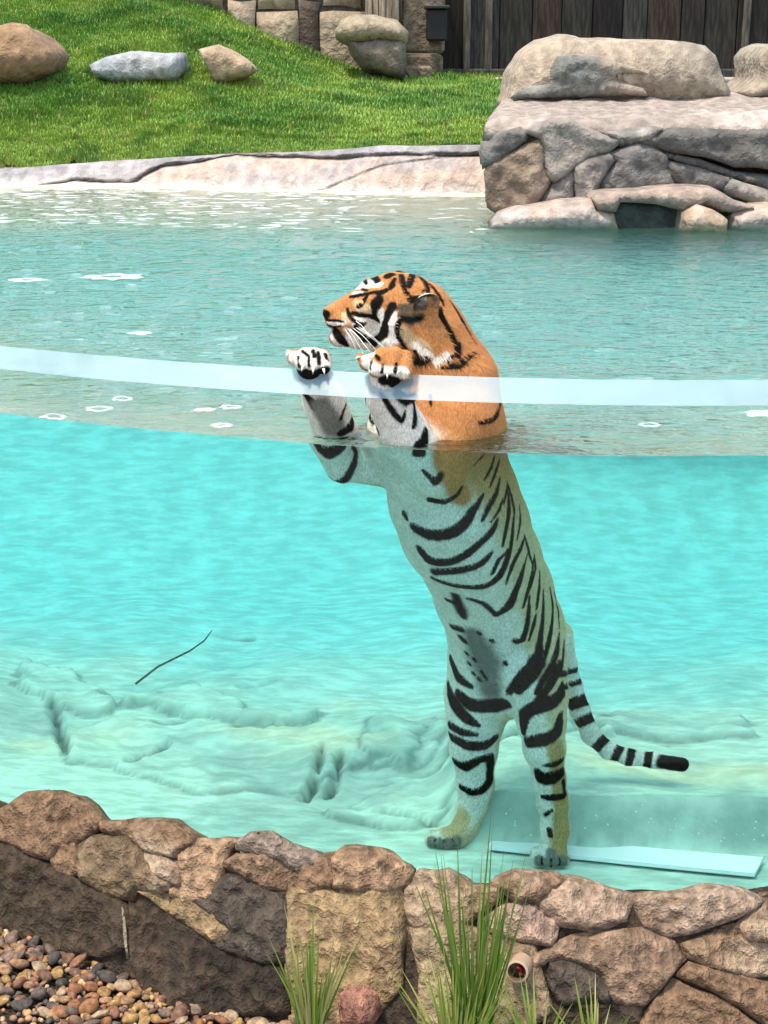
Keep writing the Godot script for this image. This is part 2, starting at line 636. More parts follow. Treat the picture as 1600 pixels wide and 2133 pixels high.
	zs.append_array(span(-2.03, .26, 130))
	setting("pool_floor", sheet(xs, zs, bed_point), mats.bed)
	# the water: its rippled top and the flat face against the glass
	var s := SurfaceTool.new()
	var top := func(x: float, t: float) -> Array:
		var z := lerpf(-10.2, zf(x), t)
		var edge := smoothstep(0, .9, zf(x) - z)
		var y := (n1.get_noise_2d(x * 9, z * 26) * .012 + n2.get_noise_2d(x * 14, z * 40) * .004) * edge
		y += n1.get_noise_2d(x * 6, 7) * .008 * (1.0 - edge)
		return [Vector3(x, y, z), Color.WHITE]
	var tx := span(-6.6, 6.6, 420)
	var ts := PackedFloat32Array()
	for i in 321:
		var q := float(i) / 320
		ts.append(1.0 - pow(1.0 - q, 1.5))
	var surf: ArrayMesh = sheet(tx, ts, top, true)
	var side := SurfaceTool.new()
	side.begin(Mesh.PRIMITIVE_TRIANGLES)
	for i in tx.size() - 1:
		var a: Vector3 = top.call(tx[i], 1.0)[0]
		var b: Vector3 = top.call(tx[i + 1], 1.0)[0]
		quad(side, a, b, Vector3(b.x, -2.1, b.z), Vector3(a.x, -2.1, a.z))
	side.index()
	side.generate_normals()
	side.commit(surf)
	var w := MeshInstance3D.new()
	w.mesh = surf
	w.name = "water"
	w.set_surface_override_material(0, mats.water)
	w.set_surface_override_material(1, mats.water_side)
	w.set_meta("kind", "structure")
	add_child(w)

func panel() -> void:
	var root := thing("glass_panel", "long curved clear viewing panel of the tiger pool, with a milky top edge", "glass panel", Vector3(0, -1.95, 0))
	var xs := span(-3.2, 3.2, 64)
	var top_back := .238 + 1.95
	var top_front := .170 + 1.95
	var th := .052
	var pane := SurfaceTool.new()
	pane.begin(Mesh.PRIMITIVE_TRIANGLES)
	var strip := SurfaceTool.new()
	strip.begin(Mesh.PRIMITIVE_TRIANGLES)
	strip.set_smooth_group(-1)
	for i in xs.size() - 1:
		var a := xs[i]
		var b := xs[i + 1]
		var za := zf(a) + .002
		var zb := zf(b) + .002
		quad(pane, Vector3(a, top_front, za + th), Vector3(b, top_front, zb + th), Vector3(b, 0, zb + th), Vector3(a, 0, za + th))
		for q in 12:
			var u0 := lerpf(a, b, q / 12.0)
			var u1 := lerpf(a, b, (q + 1) / 12.0)
			var z0 := zf(u0) + .002
			var z1 := zf(u1) + .002
			for e in [[u0, top_back, z0], [u1, top_back, z1], [u1, top_front, z1 + th], [u0, top_back, z0], [u1, top_front, z1 + th], [u0, top_front, z0 + th]]:
				var k: float = 1.0 + n2.get_noise_2d(e[0] * 16, e[1] * 30) * .28 + n1.get_noise_2d(e[0] * 6, 9) * .25
				strip.set_color(Color(k, k, k))
				strip.add_vertex(Vector3(e[0], e[1], e[2]))
	for q in [pane, strip]:
		q.index()
		q.generate_normals()
	put("pane", pane.commit(), mats.pane, root)
	put("top_edge", strip.commit(), mats.strip, root)
	# pale seal along the foot of the glass
	var seal := SurfaceTool.new()
	seal.begin(Mesh.PRIMITIVE_TRIANGLES)
	seal.set_color(Color(.72, .70, .62))
	for i in xs.size() - 1:
		var a := xs[i]
		var b := xs[i + 1]
		var za := zf(a) + th + .004
		var zb := zf(b) + th + .004
		quad(seal, Vector3(a, .185, za), Vector3(b, .185, zb), Vector3(b, .17, zb + .03), Vector3(a, .17, za + .03))
		quad(seal, Vector3(a, .17, za + .03), Vector3(b, .17, zb + .03), Vector3(b, 0, zb + .03), Vector3(a, 0, za + .03))
	seal.index()
	seal.generate_normals()
	put("seal", seal.commit(), mats.plain, root)

func lawn() -> void:
	# carved bank between water and lawn
	var crack := flat([Vector3(-4.018,-0.070,-9.500),Vector3(-3.567,-0.004,-9.500),Vector3(-3.253,0.018,-9.500),Vector3(-2.982,0.072,-9.500),Vector3(-2.827,0.061,-9.500),Vector3(-2.405,0.051,-9.500),Vector3(-2.312,0.116,-9.500),Vector3(-2.131,0.192,-9.500),Vector3(-1.774,0.235,-9.500),Vector3(-1.417,0.300,-9.500),Vector3(-0.886,0.296,-9.500),Vector3(-0.399,0.296,-9.500),Vector3(0.000,0.322,-9.500)])
	var fine := [Vector3(-0.669,-0.015,-9.500),Vector3(-0.334,0.116,-9.500),Vector3(0.000,0.235,-9.500),Vector3(0.531,0.311,-9.500),Vector3(0.907,0.332,-9.500)]
	var line_a := []
	for p in [Vector3(-4.469,-0.114,-9.500),Vector3(-3.568,-0.022,-9.500),Vector3(-3.253,0.018,-9.500),Vector3(-2.982,0.072,-9.500),Vector3(-2.827,0.061,-9.500),Vector3(-2.405,0.051,-9.500),Vector3(-2.312,0.116,-9.500),Vector3(-2.131,0.192,-9.500),Vector3(-1.774,0.235,-9.500),Vector3(-1.417,0.300,-9.500),Vector3(-0.886,0.296,-9.500),Vector3(-0.399,0.296,-9.500),Vector3(0.000,0.322,-9.500),Vector3(1.106,0.343,-9.500)]:
		line_a.append(Vector2(p.x, p.y))
	var line_b := []
	for p in fine:
		line_b.append(Vector2(p.x, p.y))
	var f := func(x: float, v: float) -> Array:
		var e := bank_edge(x)
		var h := bank_top(x)
		var y := 0.0
		var z := e
		if v < 0:
			y = v
			z = e + .25 * -v * 2.0
		elif v <= 1:
			y = h * (1.0 - pow(1.0 - v, 1.6))
			z = e - .38 * v
		else:
			y = h - (v - 1.0) * .06
			z = e - .38 - (v - 1.0) * .5
		var q := Vector2(x, y)
		var da := near(q, line_a) + n2.get_noise_2d(x * 14, y * 30) * .02
		var db := near(q, line_b)
		var groove := (1.0 - smoothstep(.0, .03, da)) * .05 + (1.0 - smoothstep(.0, .016, db)) * .02
		z -= groove
		var la := -9.0
		for i in line_a.size() - 1:
			if x >= line_a[i].x and x < line_a[i + 1].x:
				la = lerpf(line_a[i].y, line_a[i + 1].y, (x - line_a[i].x) / (line_a[i + 1].x - line_a[i].x))
		if y > la:
			z += .035
		z += n1.get_noise_2d(x * 6, y * 14) * .06
		y += n1.get_noise_2d(x * 5, v * 3 + 20) * .02
		var m := n1.get_noise_2d(x * 8, y * 20 + 4)
		var col := Color(.54, .41, .34).lerp(Color(.43, .37, .35), smoothstep(-.2, .35, m))
		var grey := Color(.30, .28, .29).lerp(Color(.40, .36, .36), smoothstep(-.3, .3, m))
		col = col.lerp(grey, smoothstep(la - .01, la + .03, y))
		col = col.lerp(Color(.72, .66, .60), (1.0 - smoothstep(.0, .12, y)) * .8)
		col = col.lerp(Color(.10, .08, .08), (1.0 - smoothstep(.004, .02, da)) * .8 + (1.0 - smoothstep(.002, .012, db)) * .5)
		return [Vector3(x, y, z), col]
	var vs := PackedFloat32Array()
	vs.append_array(span(1.9, 1.1, 5))
	vs.append_array(span(1.0, .0, 36))
	vs.append_array(span(-.03, -.35, 4))
	setting("pool_bank", sheet(span(-7, 7, 420), vs, f), mats.far_rock)
	var g := func(x: float, z: float) -> Array:
		return [Vector3(x, lawn_y(x, z) if z < bank_edge(x) - .5 else -1.0, z), Color(.05, .10, .015)]
	setting("lawn_ground", sheet(span(-9, 9, 90), span(-18.5, -9.6, 60), g), mats.plain)
	# grass: tufts of five blades
	var s := SurfaceTool.new()
	s.begin(Mesh.PRIMITIVE_TRIANGLES)
	for k in 6:
		var a := k * 1.05 + .3
		var d := Vector3(cos(a), 0, sin(a))
		var w := d.cross(Vector3.UP) * .007
		var r := d * .012
		var m := d * (.024 + .01 * (k % 3)) + Vector3(0, .045 + .01 * (k % 2), 0)
		var t := d * (.06 + .012 * (k % 3)) + Vector3(0, .07 + .014 * ((k * 2) % 3), 0)
		for q in [[r - w, .55], [r + w, .55], [m + w * .8, .85], [r - w, .55], [m + w * .8, .85], [m - w * .8, .85], [m - w * .8, .85], [m + w * .8, .85], [t, 1.15]]:
			s.set_color(Color.WHITE)
			s.add_vertex(q[0])
	s.generate_normals()
	var blade := s.commit()
	var xf := []
	var cols := []
	var tries := 0
	while xf.size() < 62000 and tries < 200000:
		tries += 1
		var z := rng.randf_range(-15.6, -9.7)
		var x := rng.randf_range(-1, 1) * (4.5 - z) * .30
		if z > bank_edge(x) - .42 + .05 * sin(x * 9) or x > 1.6 + (z + 9.5) * -.3:
			continue
		var patch := n1.get_noise_2d(x * 9, z * 9)
		var p2 := n1.get_noise_2d(x * 3.3 + 40, z * 5.0)
		var sc := rng.randf_range(.55, 1.0) * (1.0 + .5 * patch)
		if z > bank_edge(x) - .9:
			sc *= .7
		var b := Basis(Vector3.UP, rng.randf() * TAU).scaled(Vector3(sc, sc * rng.randf_range(.8, 1.3), sc))
		xf.append(Transform3D(b, Vector3(x, lawn_y(x, z) - .005, z)))
		var c := Color(.125, .26, .04).lerp(Color(.27, .39, .07), smoothstep(-.25, .3, p2 + rng.randf_range(-.3, .3) + .35 * smoothstep(-11.6, -9.8, z)))
		c = c.lerp(Color(.035, .13, .03), smoothstep(.14, .42, patch) * .5)
		if rng.randf() < .03:
			c = Color(.34, .28, .10)
		cols.append(c * rng.randf_range(.75, 1.2))
	var o := copies("lawn_grass", blade, mats.leaf, xf, cols)
	o.set_meta("kind", "stuff")
	tag(o, "short bright green lawn grass rising behind the pool", "grass")

func copies(called: String, mesh: Mesh, mat: Material, xf: Array, cols: Array, parent: Node = null) -> MultiMeshInstance3D:
	var mm := MultiMesh.new()
	mm.transform_format = MultiMesh.TRANSFORM_3D
	mm.use_colors = true
	mm.mesh = mesh
	mm.instance_count = xf.size()
	for i in xf.size():
		mm.set_instance_transform(i, xf[i])
		mm.set_instance_color(i, cols[i])
	var o := MultiMeshInstance3D.new()
	o.multimesh = mm
	o.material_override = mat
	o.name = called
	(parent if parent else self).add_child(o, true)
	return o

func building() -> void:
	var z := -15.3
	# tan rock-block wall on the left
	var root := thing("block_wall", "tan rock-block wall at the top of the lawn, with dark vertical joints", "wall", Vector3(-4, .9, z))
	var org := root.position
	var edges := [-9.0, -7.4, -6.1, -4.9, -3.75, -2.72, -2.02, -1.62, -1.10, -.80, -.23]
	put("wall_core", block(Vector3(-9.0, .3, z - .5) - org, Vector3(-.10, 2.2, z - .04) - org, Color(.09, .075, .06)), mats.far_rock, root)
	for i in edges.size() - 1:
		var a: float = edges[i] + .025
		var b: float = edges[i + 1] - .02
		var t := Color(.40, .31, .22) * rng.randf_range(.85, 1.15)
		var dz := rng.randf_range(-.02, .04)
		if i == 8:
			t = Color(.12, .09, .07)
		var low := 1.75 if i % 2 else 1.9
		put("wall_stone", stone(rel([Vector3(a, .4, z), Vector3(b, .4, z), Vector3(b + .02, low, z), Vector3(a - .02, low, z)], root), Vector3(0, 0, 1), .2, {"col": t, "col2": t * .8, "bulge": .05 + dz, "rough": .03, "step": .14, "edge": .1, "freq": .5}, 300 + i), mats.far_rock, root)
		put("wall_stone", stone(rel([Vector3(a, low + .04, z), Vector3(b, low + .04, z), Vector3(b, 2.25, z), Vector3(a, 2.25, z)], root), Vector3(0, 0, 1), .2, {"col": t, "col2": t * .8, "bulge": .05, "rough": .03, "step": .18, "edge": .1, "freq": .5}, 320 + i), mats.far_rock, root)
	# fluted timber post and the short wall beside it
	var post := thing("timber_post", "pale ribbed timber post at the end of the tan wall above the dark boulder", "post", Vector3(-.02, .9, -15.05))
	for k in 5:
		put("board", block(Vector3(-.21 + k * .084, -.5, -.05 - .015 * (k % 2)), Vector3(-.21 + k * .084 + .081, 1.4, .05 - .015 * (k % 2)), Color(.40, .32, .23) * [1.0, .8, 1.1, .9, .75][k], .012), mats.wood, post)
	put("post_core", block(Vector3(-.215, -.5, -.30), Vector3(.245, 1.36, -.03), Color(.10, .08, .06), .02), mats.wood, post)
	var pier := thing("stone_pier", "dark brown stone pier between the timber post and the dark gate", "pier", Vector3(.45, .9, -15.25))
	put("pier_block", block(Vector3(-.24, -.5, -.25), Vector3(.30, .345, .14), Color(.17, .13, .09), .04), mats.far_rock, pier)
	put("pier_block", block(Vector3(-.24, .347, -.25), Vector3(.32, 1.025, .10), Color(.20, .16, .11), .04), mats.far_rock, pier)
	put("pier_block", block(Vector3(-.24, 1.027, -.25), Vector3(.30, 1.35, .12), Color(.16, .13, .10), .04), mats.far_rock, pier)
	var lamp := thing("black_box", "small black box fixed to the pier beside the dark gate", "box", Vector3(.66, 1.42, -15.08))
	put("housing", block(Vector3(-.13, -.02, -.06), Vector3(.13, .36, .12), Color(.012, .012, .013), .02), mats.plain, lamp)
	put("hood", block(Vector3(-.16, .36, -.06), Vector3(.16, .40, .18), Color(.02, .02, .02), .01), mats.plain, lamp)
	var foot := thing("kerb_stone", "squared brown kerb stone at the foot of the pier beside the dark boulder", "stone", Vector3(.40, .8, -14.85))
	put("kerb", block(Vector3(-.18, -.2, -.2), Vector3(.2, .30, .16), Color(.22, .17, .12), .03), mats.far_rock, foot)
	# dark timber gate
	var gate := thing("timber_gate", "tall dark weathered timber gate behind the big boulders", "gate", Vector3(3.5, .9, -15.5))
	var g0 := gate.position
	var x := .74
	var i := 0
	while x < 8.5:
		var w := rng.randf_range(.26, .48)
		var t := Color(.027, .023, .020) * rng.randf_range(.6, 1.6)
		if i % 4 == 3:
			t = Color(.050, .032, .027)
		if i % 5 == 1:
			t = Color(.052, .050, .047)
		put("plank", block(Vector3(x, .5, z - .3 + rng.randf_range(-.02, .02)) - g0, Vector3(x + w - .010, 2.25, z - .2 + rng.randf_range(-.015, .02)) - g0, t, .012), mats.wood, gate)
		x += w
		i += 1
	for bx in [1.02, 1.30, 4.6]:
		put("batten", block(Vector3(bx, .5, z - .19) - g0, Vector3(bx + .09, 2.25, z - .12) - g0, Color(.12, .105, .085), .012), mats.wood, gate)
	put("bottom_rail", block(Vector3(.74, .55, z - .18) - g0, Vector3(8.5, 1.06, z - .11) - g0, Color(.07, .062, .055), .02), mats.wood, gate)
	put("backing", block(Vector3(.7, .4, z - .6) - g0, Vector3(8.6, 2.2, z - .34) - g0, Color(.02, .018, .016), .02), mats.wood, gate)
	var sill := thing("gate_sill", "pale concrete sill along the foot of the dark gate", "sill", Vector3(4, .8, -14.95))
	put("sill_slab", block(Vector3(-2.6, -.3, -.3), Vector3(4.5, .16, .15), Color(.42, .36, .28), .02), mats.far_rock, sill)


func rocks_behind() -> void:
	var f := Vector3(0, .25, 1)
	# boulders on the lawn
	tag(put("boulder", stone([Vector3(-4.294,0.970,-12.100),Vector3(-4.239,1.340,-12.100),Vector3(-4.099,1.487,-12.100),Vector3(-3.968,1.526,-12.100),Vector3(-3.816,1.511,-12.100),Vector3(-3.694,1.414,-12.100),Vector3(-3.548,1.291,-12.100),Vector3(-3.487,1.198,-12.100),Vector3(-3.577,1.045,-12.100),Vector3(-3.831,0.921,-12.100),Vector3(-4.142,0.921,-12.100)], f, .7, {"col": Color(.40, .26, .14), "col2": Color(.30, .19, .11), "col3": Color(.46, .33, .20), "bulge": .38, "edge": .40, "rough": .09, "step": .06, "freq": .6}, 21), mats.far_rock), "rounded orange-brown boulder on the lawn at the left edge", "boulder")
	tag(put("boulder", stone([Vector3(-3.187,1.114,-12.200),Vector3(-3.006,1.198,-12.200),Vector3(-2.717,1.265,-12.200),Vector3(-2.486,1.243,-12.200),Vector3(-2.188,1.238,-12.200),Vector3(-2.164,1.069,-12.200),Vector3(-2.252,0.932,-12.200),Vector3(-2.604,0.919,-12.200),Vector3(-2.917,0.919,-12.200),Vector3(-3.122,0.982,-12.200)], f, .6, {"col": Color(.33, .35, .37), "col2": Color(.22, .24, .27), "col3": Color(.40, .40, .40), "bulge": .22, "edge": .14, "rough": .06, "step": .05, "strata": .02, "dir": Vector2(-.5, 1), "veins": .9, "freq": .6}, 22), mats.far_rock), "low blue-grey boulder with white veins on the lawn", "boulder")
	tag(put("boulder", stone([Vector3(-2.005,1.277,-12.200),Vector3(-1.796,1.334,-12.200),Vector3(-1.656,1.272,-12.200),Vector3(-1.478,1.168,-12.200),Vector3(-1.372,1.064,-12.200),Vector3(-1.535,0.982,-12.200),Vector3(-1.810,0.932,-12.200),Vector3(-1.901,1.069,-12.200),Vector3(-1.969,1.213,-12.200)], f, .5, {"col": Color(.50, .37, .26), "col2": Color(.42, .30, .20), "col3": Color(.55, .45, .36), "bulge": .16, "edge": .12, "rough": .05, "step": .05, "freq": .6}, 23), mats.far_rock), "tilted tan boulder on the lawn, right of the grey one", "boulder")
	var b4 := thing("boulder", "dark pitted boulder against the foot of the timber post", "boulder", Vector3(0, .8, -14.2))
	put("boulder_top", stone(rel([Vector3(-0.577,1.516,-14.200),Vector3(-0.507,1.626,-14.200),Vector3(-0.345,1.691,-14.200),Vector3(-0.115,1.702,-14.200),Vector3(0.127,1.637,-14.200),Vector3(0.277,1.494,-14.200),Vector3(0.266,1.351,-14.200),Vector3(-0.058,1.373,-14.200),Vector3(-0.347,1.340,-14.200),Vector3(-0.555,1.417,-14.200)], b4), f, .7, {"col": Color(.36, .29, .20), "col2": Color(.16, .13, .09), "bulge": .30, "edge": .22, "rough": .09, "step": .06, "freq": .6}, 24), mats.far_rock, b4)
	put("boulder_foot", stone(rel([Vector3(-0.543,1.428,-14.200),Vector3(-0.318,1.417,-14.200),Vector3(-0.058,1.450,-14.200),Vector3(0.243,1.406,-14.200),Vector3(0.267,1.085,-14.200),Vector3(0.222,0.928,-14.200),Vector3(0.000,1.029,-14.200),Vector3(-0.203,1.085,-14.200),Vector3(-0.360,1.218,-14.200),Vector3(-0.428,1.351,-14.200)], b4), f, .7, {"col": Color(.12, .10, .085), "col2": Color(.06, .05, .045), "col3": Color(.24, .20, .15), "bulge": .24, "edge": .2, "rough": .09, "step": .06, "freq": .6}, 25), mats.far_rock, b4)
	# the big rock outcrop on the right bank
	var o := thing("rock_outcrop", "large cracked grey and tan rock outcrop with a flat top at the far bank", "rock outcrop", Vector3(2.2, 0, -7.2))
	var tan1 := {"col": Color(.36, .30, .23), "col2": Color(.22, .19, .155), "col3": Color(.42, .33, .25), "bulge": .30, "edge": .40, "rough": .07, "step": .045, "strata": .012, "freq": .7}
	put("upper_boulder", stone(rel([Vector3(1.007,0.783,-8.350),Vector3(1.058,0.900,-8.350),Vector3(1.084,1.054,-8.350),Vector3(1.176,1.203,-8.350),Vector3(1.352,1.317,-8.350),Vector3(1.579,1.358,-8.350),Vector3(1.690,1.320,-8.350),Vector3(1.907,1.351,-8.350),Vector3(2.185,1.339,-8.350),Vector3(2.485,1.311,-8.350),Vector3(2.666,1.283,-8.350),Vector3(2.754,1.207,-8.350),Vector3(2.805,1.054,-8.350),Vector3(2.890,0.919,-8.350),Vector3(2.876,0.822,-8.350),Vector3(2.013,0.783,-8.350),Vector3(1.410,0.774,-8.350)], o), Vector3(0, .3, 1), 1.2, tan1, 31), mats.far_rock, o)
	put("rock_ledge", stone(rel([Vector3(1.096,0.916,-8.030),Vector3(1.212,0.959,-8.030),Vector3(1.348,0.991,-8.030),Vector3(1.345,1.094,-8.030),Vector3(1.400,1.196,-8.030),Vector3(1.554,1.220,-8.030),Vector3(1.749,1.202,-8.030),Vector3(1.966,1.135,-8.030),Vector3(2.145,1.075,-8.030),Vector3(1.951,1.057,-8.030),Vector3(1.874,1.028,-8.030),Vector3(2.112,0.944,-8.030),Vector3(2.154,0.897,-8.030),Vector3(1.763,0.878,-8.030),Vector3(1.372,0.865,-8.030),Vector3(1.058,0.865,-8.030)], o), Vector3(0, .3, 1), .5, tan1.merged({"bulge": .07, "edge": .10, "col": Color(.26, .26, .23), "col2": Color(.18, .18, .16), "strata": .035}, true), 32), mats.far_rock, o)  # darker colour paints in the shading on this part of the boulder
	# slab: its flat top runs back under the boulder
	var slab_look := {"col": Color(.44, .37, .32), "col2": Color(.34, .28, .24), "col3": Color(.50, .42, .37), "bulge": .07, "edge": .22, "rough": .035, "step": .06, "freq": .6}
	put("slab", stone(rel([Vector3(0.773,0.691,-7.100), Vector3(0.881,0.718,-6.950), Vector3(1.175,0.634,-6.800), Vector3(1.652,0.628,-6.780), Vector3(2.129,0.690,-6.780), Vector3(2.909,0.697,-6.780), Vector3(3.545,0.718,-6.780), Vector3(4.786,0.830,-8.800), Vector3(3.184,0.868,-8.900), Vector3(1.872,0.846,-8.800), Vector3(1.025,0.811,-8.600), Vector3(0.816,0.751,-7.600)], o), Vector3(0, 1, .1), .12, slab_look, 33), mats.far_rock, o)
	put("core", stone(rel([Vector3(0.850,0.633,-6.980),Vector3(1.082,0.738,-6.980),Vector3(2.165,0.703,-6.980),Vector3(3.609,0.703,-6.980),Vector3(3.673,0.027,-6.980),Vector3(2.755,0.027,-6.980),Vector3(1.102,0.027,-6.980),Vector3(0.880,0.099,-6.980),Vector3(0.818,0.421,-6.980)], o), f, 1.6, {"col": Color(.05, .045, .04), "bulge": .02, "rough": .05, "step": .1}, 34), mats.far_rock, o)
	var grey := {"col": Color(.24, .222, .205), "col2": Color(.145, .132, .122), "col3": Color(.32, .275, .235), "bulge": .05, "edge": .045, "rough": .06, "step": .035, "strata": .014, "freq": .6}
	var brown := grey.merged({"col": Color(.25, .18, .13), "col2": Color(.16, .12, .10), "col3": Color(.34, .26, .20)}, true)
	var z := -6.78
	var front := [
		[[Vector3(0.799,0.577,-6.700),Vector3(0.847,0.646,-6.700),Vector3(0.986,0.688,-6.700),Vector3(1.044,0.646,-6.700),Vector3(1.033,0.594,-6.700),Vector3(0.920,0.508,-6.700),Vector3(0.833,0.448,-6.700),Vector3(0.781,0.422,-6.700),Vector3(0.737,0.405,-6.700),Vector3(0.722,0.508,-6.700),Vector3(0.751,0.577,-6.700)], grey],
		[[Vector3(0.760,0.370,-6.700),Vector3(0.781,0.422,-6.700),Vector3(0.921,0.491,-6.700),Vector3(1.043,0.569,-6.700),Vector3(1.148,0.603,-6.700),Vector3(1.182,0.508,-6.700),Vector3(1.172,0.405,-6.700),Vector3(1.227,0.326,-6.700),Vector3(1.177,0.231,-6.700),Vector3(1.113,0.115,-6.700),Vector3(0.967,0.090,-6.700),Vector3(0.841,0.090,-6.700),Vector3(0.787,0.125,-6.700)], brown],
		[[Vector3(1.056,0.647,-6.680),Vector3(1.125,0.715,-6.680),Vector3(1.334,0.749,-6.680),Vector3(1.584,0.647,-6.680),Vector3(1.762,0.604,-6.680),Vector3(1.643,0.509,-6.680),Vector3(1.486,0.475,-6.680),Vector3(1.382,0.406,-6.680),Vector3(1.270,0.316,-6.680),Vector3(1.225,0.345,-6.680),Vector3(1.187,0.423,-6.680),Vector3(1.194,0.509,-6.680),Vector3(1.163,0.604,-6.680)], grey],
		[[Vector3(1.127,0.115,-6.700),Vector3(1.247,0.274,-6.700),Vector3(1.403,0.396,-6.700),Vector3(1.423,0.335,-6.700),Vector3(1.409,0.231,-6.700),Vector3(1.411,0.160,-6.700),Vector3(1.571,0.178,-6.700),Vector3(1.555,0.143,-6.700),Vector3(1.288,0.108,-6.700)], grey.merged({"col": Color(.16, .15, .15), "col2": Color(.10, .095, .09)}, true)],
		[[Vector3(1.406,0.407,-6.660),Vector3(1.501,0.468,-6.660),Vector3(1.649,0.511,-6.660),Vector3(1.699,0.463,-6.660),Vector3(1.595,0.330,-6.660),Vector3(1.564,0.234,-6.660),Vector3(1.569,0.182,-6.660),Vector3(1.424,0.168,-6.660),Vector3(1.418,0.338,-6.660)], grey.merged({"col": Color(.34, .32, .31)}, true)],
		[[Vector3(1.608,0.311,-6.680),Vector3(1.708,0.454,-6.680),Vector3(1.670,0.509,-6.680),Vector3(1.852,0.575,-6.680),Vector3(1.978,0.535,-6.680),Vector3(2.060,0.484,-6.680),Vector3(2.093,0.371,-6.680),Vector3(2.179,0.258,-6.680),Vector3(1.957,0.246,-6.680),Vector3(1.709,0.232,-6.680),Vector3(1.586,0.180,-6.680)], grey.merged({"strata": .02, "dir": Vector2(1, .1)}, true)],
		[[Vector3(1.593,0.660,-6.680),Vector3(1.759,0.667,-6.680),Vector3(1.986,0.701,-6.680),Vector3(2.040,0.681,-6.680),Vector3(1.938,0.612,-6.680),Vector3(1.764,0.578,-6.680),Vector3(1.691,0.621,-6.680)], grey.merged({"col": Color(.42, .37, .33)}, true)],
		[[Vector3(1.855,0.582,-6.680),Vector3(1.990,0.630,-6.680),Vector3(2.111,0.681,-6.680),Vector3(2.463,0.672,-6.680),Vector3(2.813,0.689,-6.680),Vector3(3.342,0.681,-6.680),Vector3(3.370,0.371,-6.680),Vector3(3.014,0.385,-6.680),Vector3(2.836,0.397,-6.680),Vector3(2.586,0.423,-6.680),Vector3(2.369,0.492,-6.680),Vector3(2.119,0.535,-6.680)], grey.merged({"col": Color(.31, .28, .25), "strata": .016, "dir": Vector2(.2, 1)}, true)],
		[[Vector3(1.904,0.559,-6.720),Vector3(2.128,0.507,-6.720),Vector3(2.361,0.464,-6.720),Vector3(2.579,0.395,-6.720),Vector3(2.850,0.342,-6.720),Vector3(3.385,0.334,-6.720),Vector3(3.394,0.229,-6.720),Vector3(3.036,0.246,-6.720),Vector3(2.857,0.246,-6.720),Vector3(2.601,0.334,-6.720),Vector3(2.312,0.403,-6.720),Vector3(2.094,0.473,-6.720)], grey.merged({"col": Color(.14, .13, .12)}, true)],
		[[Vector3(2.097,0.461,-6.680),Vector3(2.304,0.397,-6.680),Vector3(2.574,0.333,-6.680),Vector3(2.491,0.250,-6.680),Vector3(2.565,0.215,-6.680),Vector3(2.401,0.258,-6.680),Vector3(2.206,0.250,-6.680),Vector3(2.111,0.354,-6.680)], grey.merged({"col": Color(.36, .33, .32)}, true)],
		[[Vector3(2.588,0.321,-6.660),Vector3(2.843,0.237,-6.660),Vector3(3.378,0.216,-6.660),Vector3(3.392,0.059,-6.660),Vector3(2.855,0.076,-6.660),Vector3(2.761,0.138,-6.660),Vector3(2.560,0.216,-6.660),Vector3(2.495,0.251,-6.660)], grey],
	]
	for i in front.size():
		put("rock_block", stone(swell(rel(front[i][0], o), .016), Vector3(0, .1, 1), .5, front[i][1], 40 + i), mats.far_rock, o)
	put("edge_boulder", stone(rel([Vector3(2.985,0.906,-8.500),Vector3(3.169,1.029,-8.500),Vector3(3.177,1.188,-8.500),Vector3(3.223,1.255,-8.500),Vector3(3.420,1.303,-8.500),Vector3(3.821,1.322,-8.500),Vector3(3.966,0.838,-8.500),Vector3(3.051,0.838,-8.500)], o), Vector3(0, .3, 1), 1.0, tan1, 35), mats.far_rock, o)
	# stones at the water line
	var pale := {"col": Color(.44, .35, .29), "col2": Color(.42, .29, .17), "col3": Color(.40, .35, .33), "bulge": .16, "edge": .2, "rough": .025, "step": .04, "freq": .7}
	tag(put("shore_stone", stone([Vector3(0.766,-0.013,-6.350),Vector3(0.833,0.081,-6.350),Vector3(0.971,0.137,-6.350),Vector3(1.213,0.155,-6.350),Vector3(1.488,0.206,-6.350),Vector3(1.532,0.144,-6.350),Vector3(1.665,0.110,-6.350),Vector3(1.702,-0.013,-6.350)], Vector3(0, .5, 1), .5, pale, 61), mats.far_rock), "pale pink and ochre stone at the water's edge under the left of the outcrop", "stone")
	var led := thing("shore_ledge", "pinkish ledge stone with a shaded hollow painted dark beneath it at the water's edge", "stone", Vector3(1.9, 0, -6.3))
	put("ledge_top", stone(rel([Vector3(1.495,0.213,-6.300),Vector3(1.531,0.251,-6.300),Vector3(1.719,0.271,-6.300),Vector3(2.062,0.284,-6.300),Vector3(2.354,0.291,-6.300),Vector3(2.514,0.213,-6.300),Vector3(2.726,0.142,-6.300),Vector3(2.504,0.112,-6.300),Vector3(2.399,0.129,-6.300),Vector3(2.292,0.180,-6.300),Vector3(2.139,0.142,-6.300),Vector3(1.947,0.186,-6.300),Vector3(1.697,0.193,-6.300),Vector3(1.666,0.129,-6.300),Vector3(1.545,0.129,-6.300)], led), Vector3(0, .5, 1), .5, pale.merged({"col": Color(.38, .29, .24), "col2": Color(.27, .22, .19), "bulge": .09, "edge": .09}, true), 62), mats.far_rock, led)
	put("painted_hollow", stone(rel([Vector3(1.571,0.117,-6.420),Vector3(1.716,0.186,-6.420),Vector3(2.162,0.151,-6.420),Vector3(2.172,-0.021,-6.420),Vector3(1.725,-0.021,-6.420)], led), Vector3(0, .1, 1), .4, grey.merged({"col": Color(.07, .08, .075), "col2": Color(.05, .06, .055), "col3": Color(.09, .10, .09), "bulge": .02}, true), 63), mats.far_rock, led)  # dark stone stands for the shaded hollow under the ledge
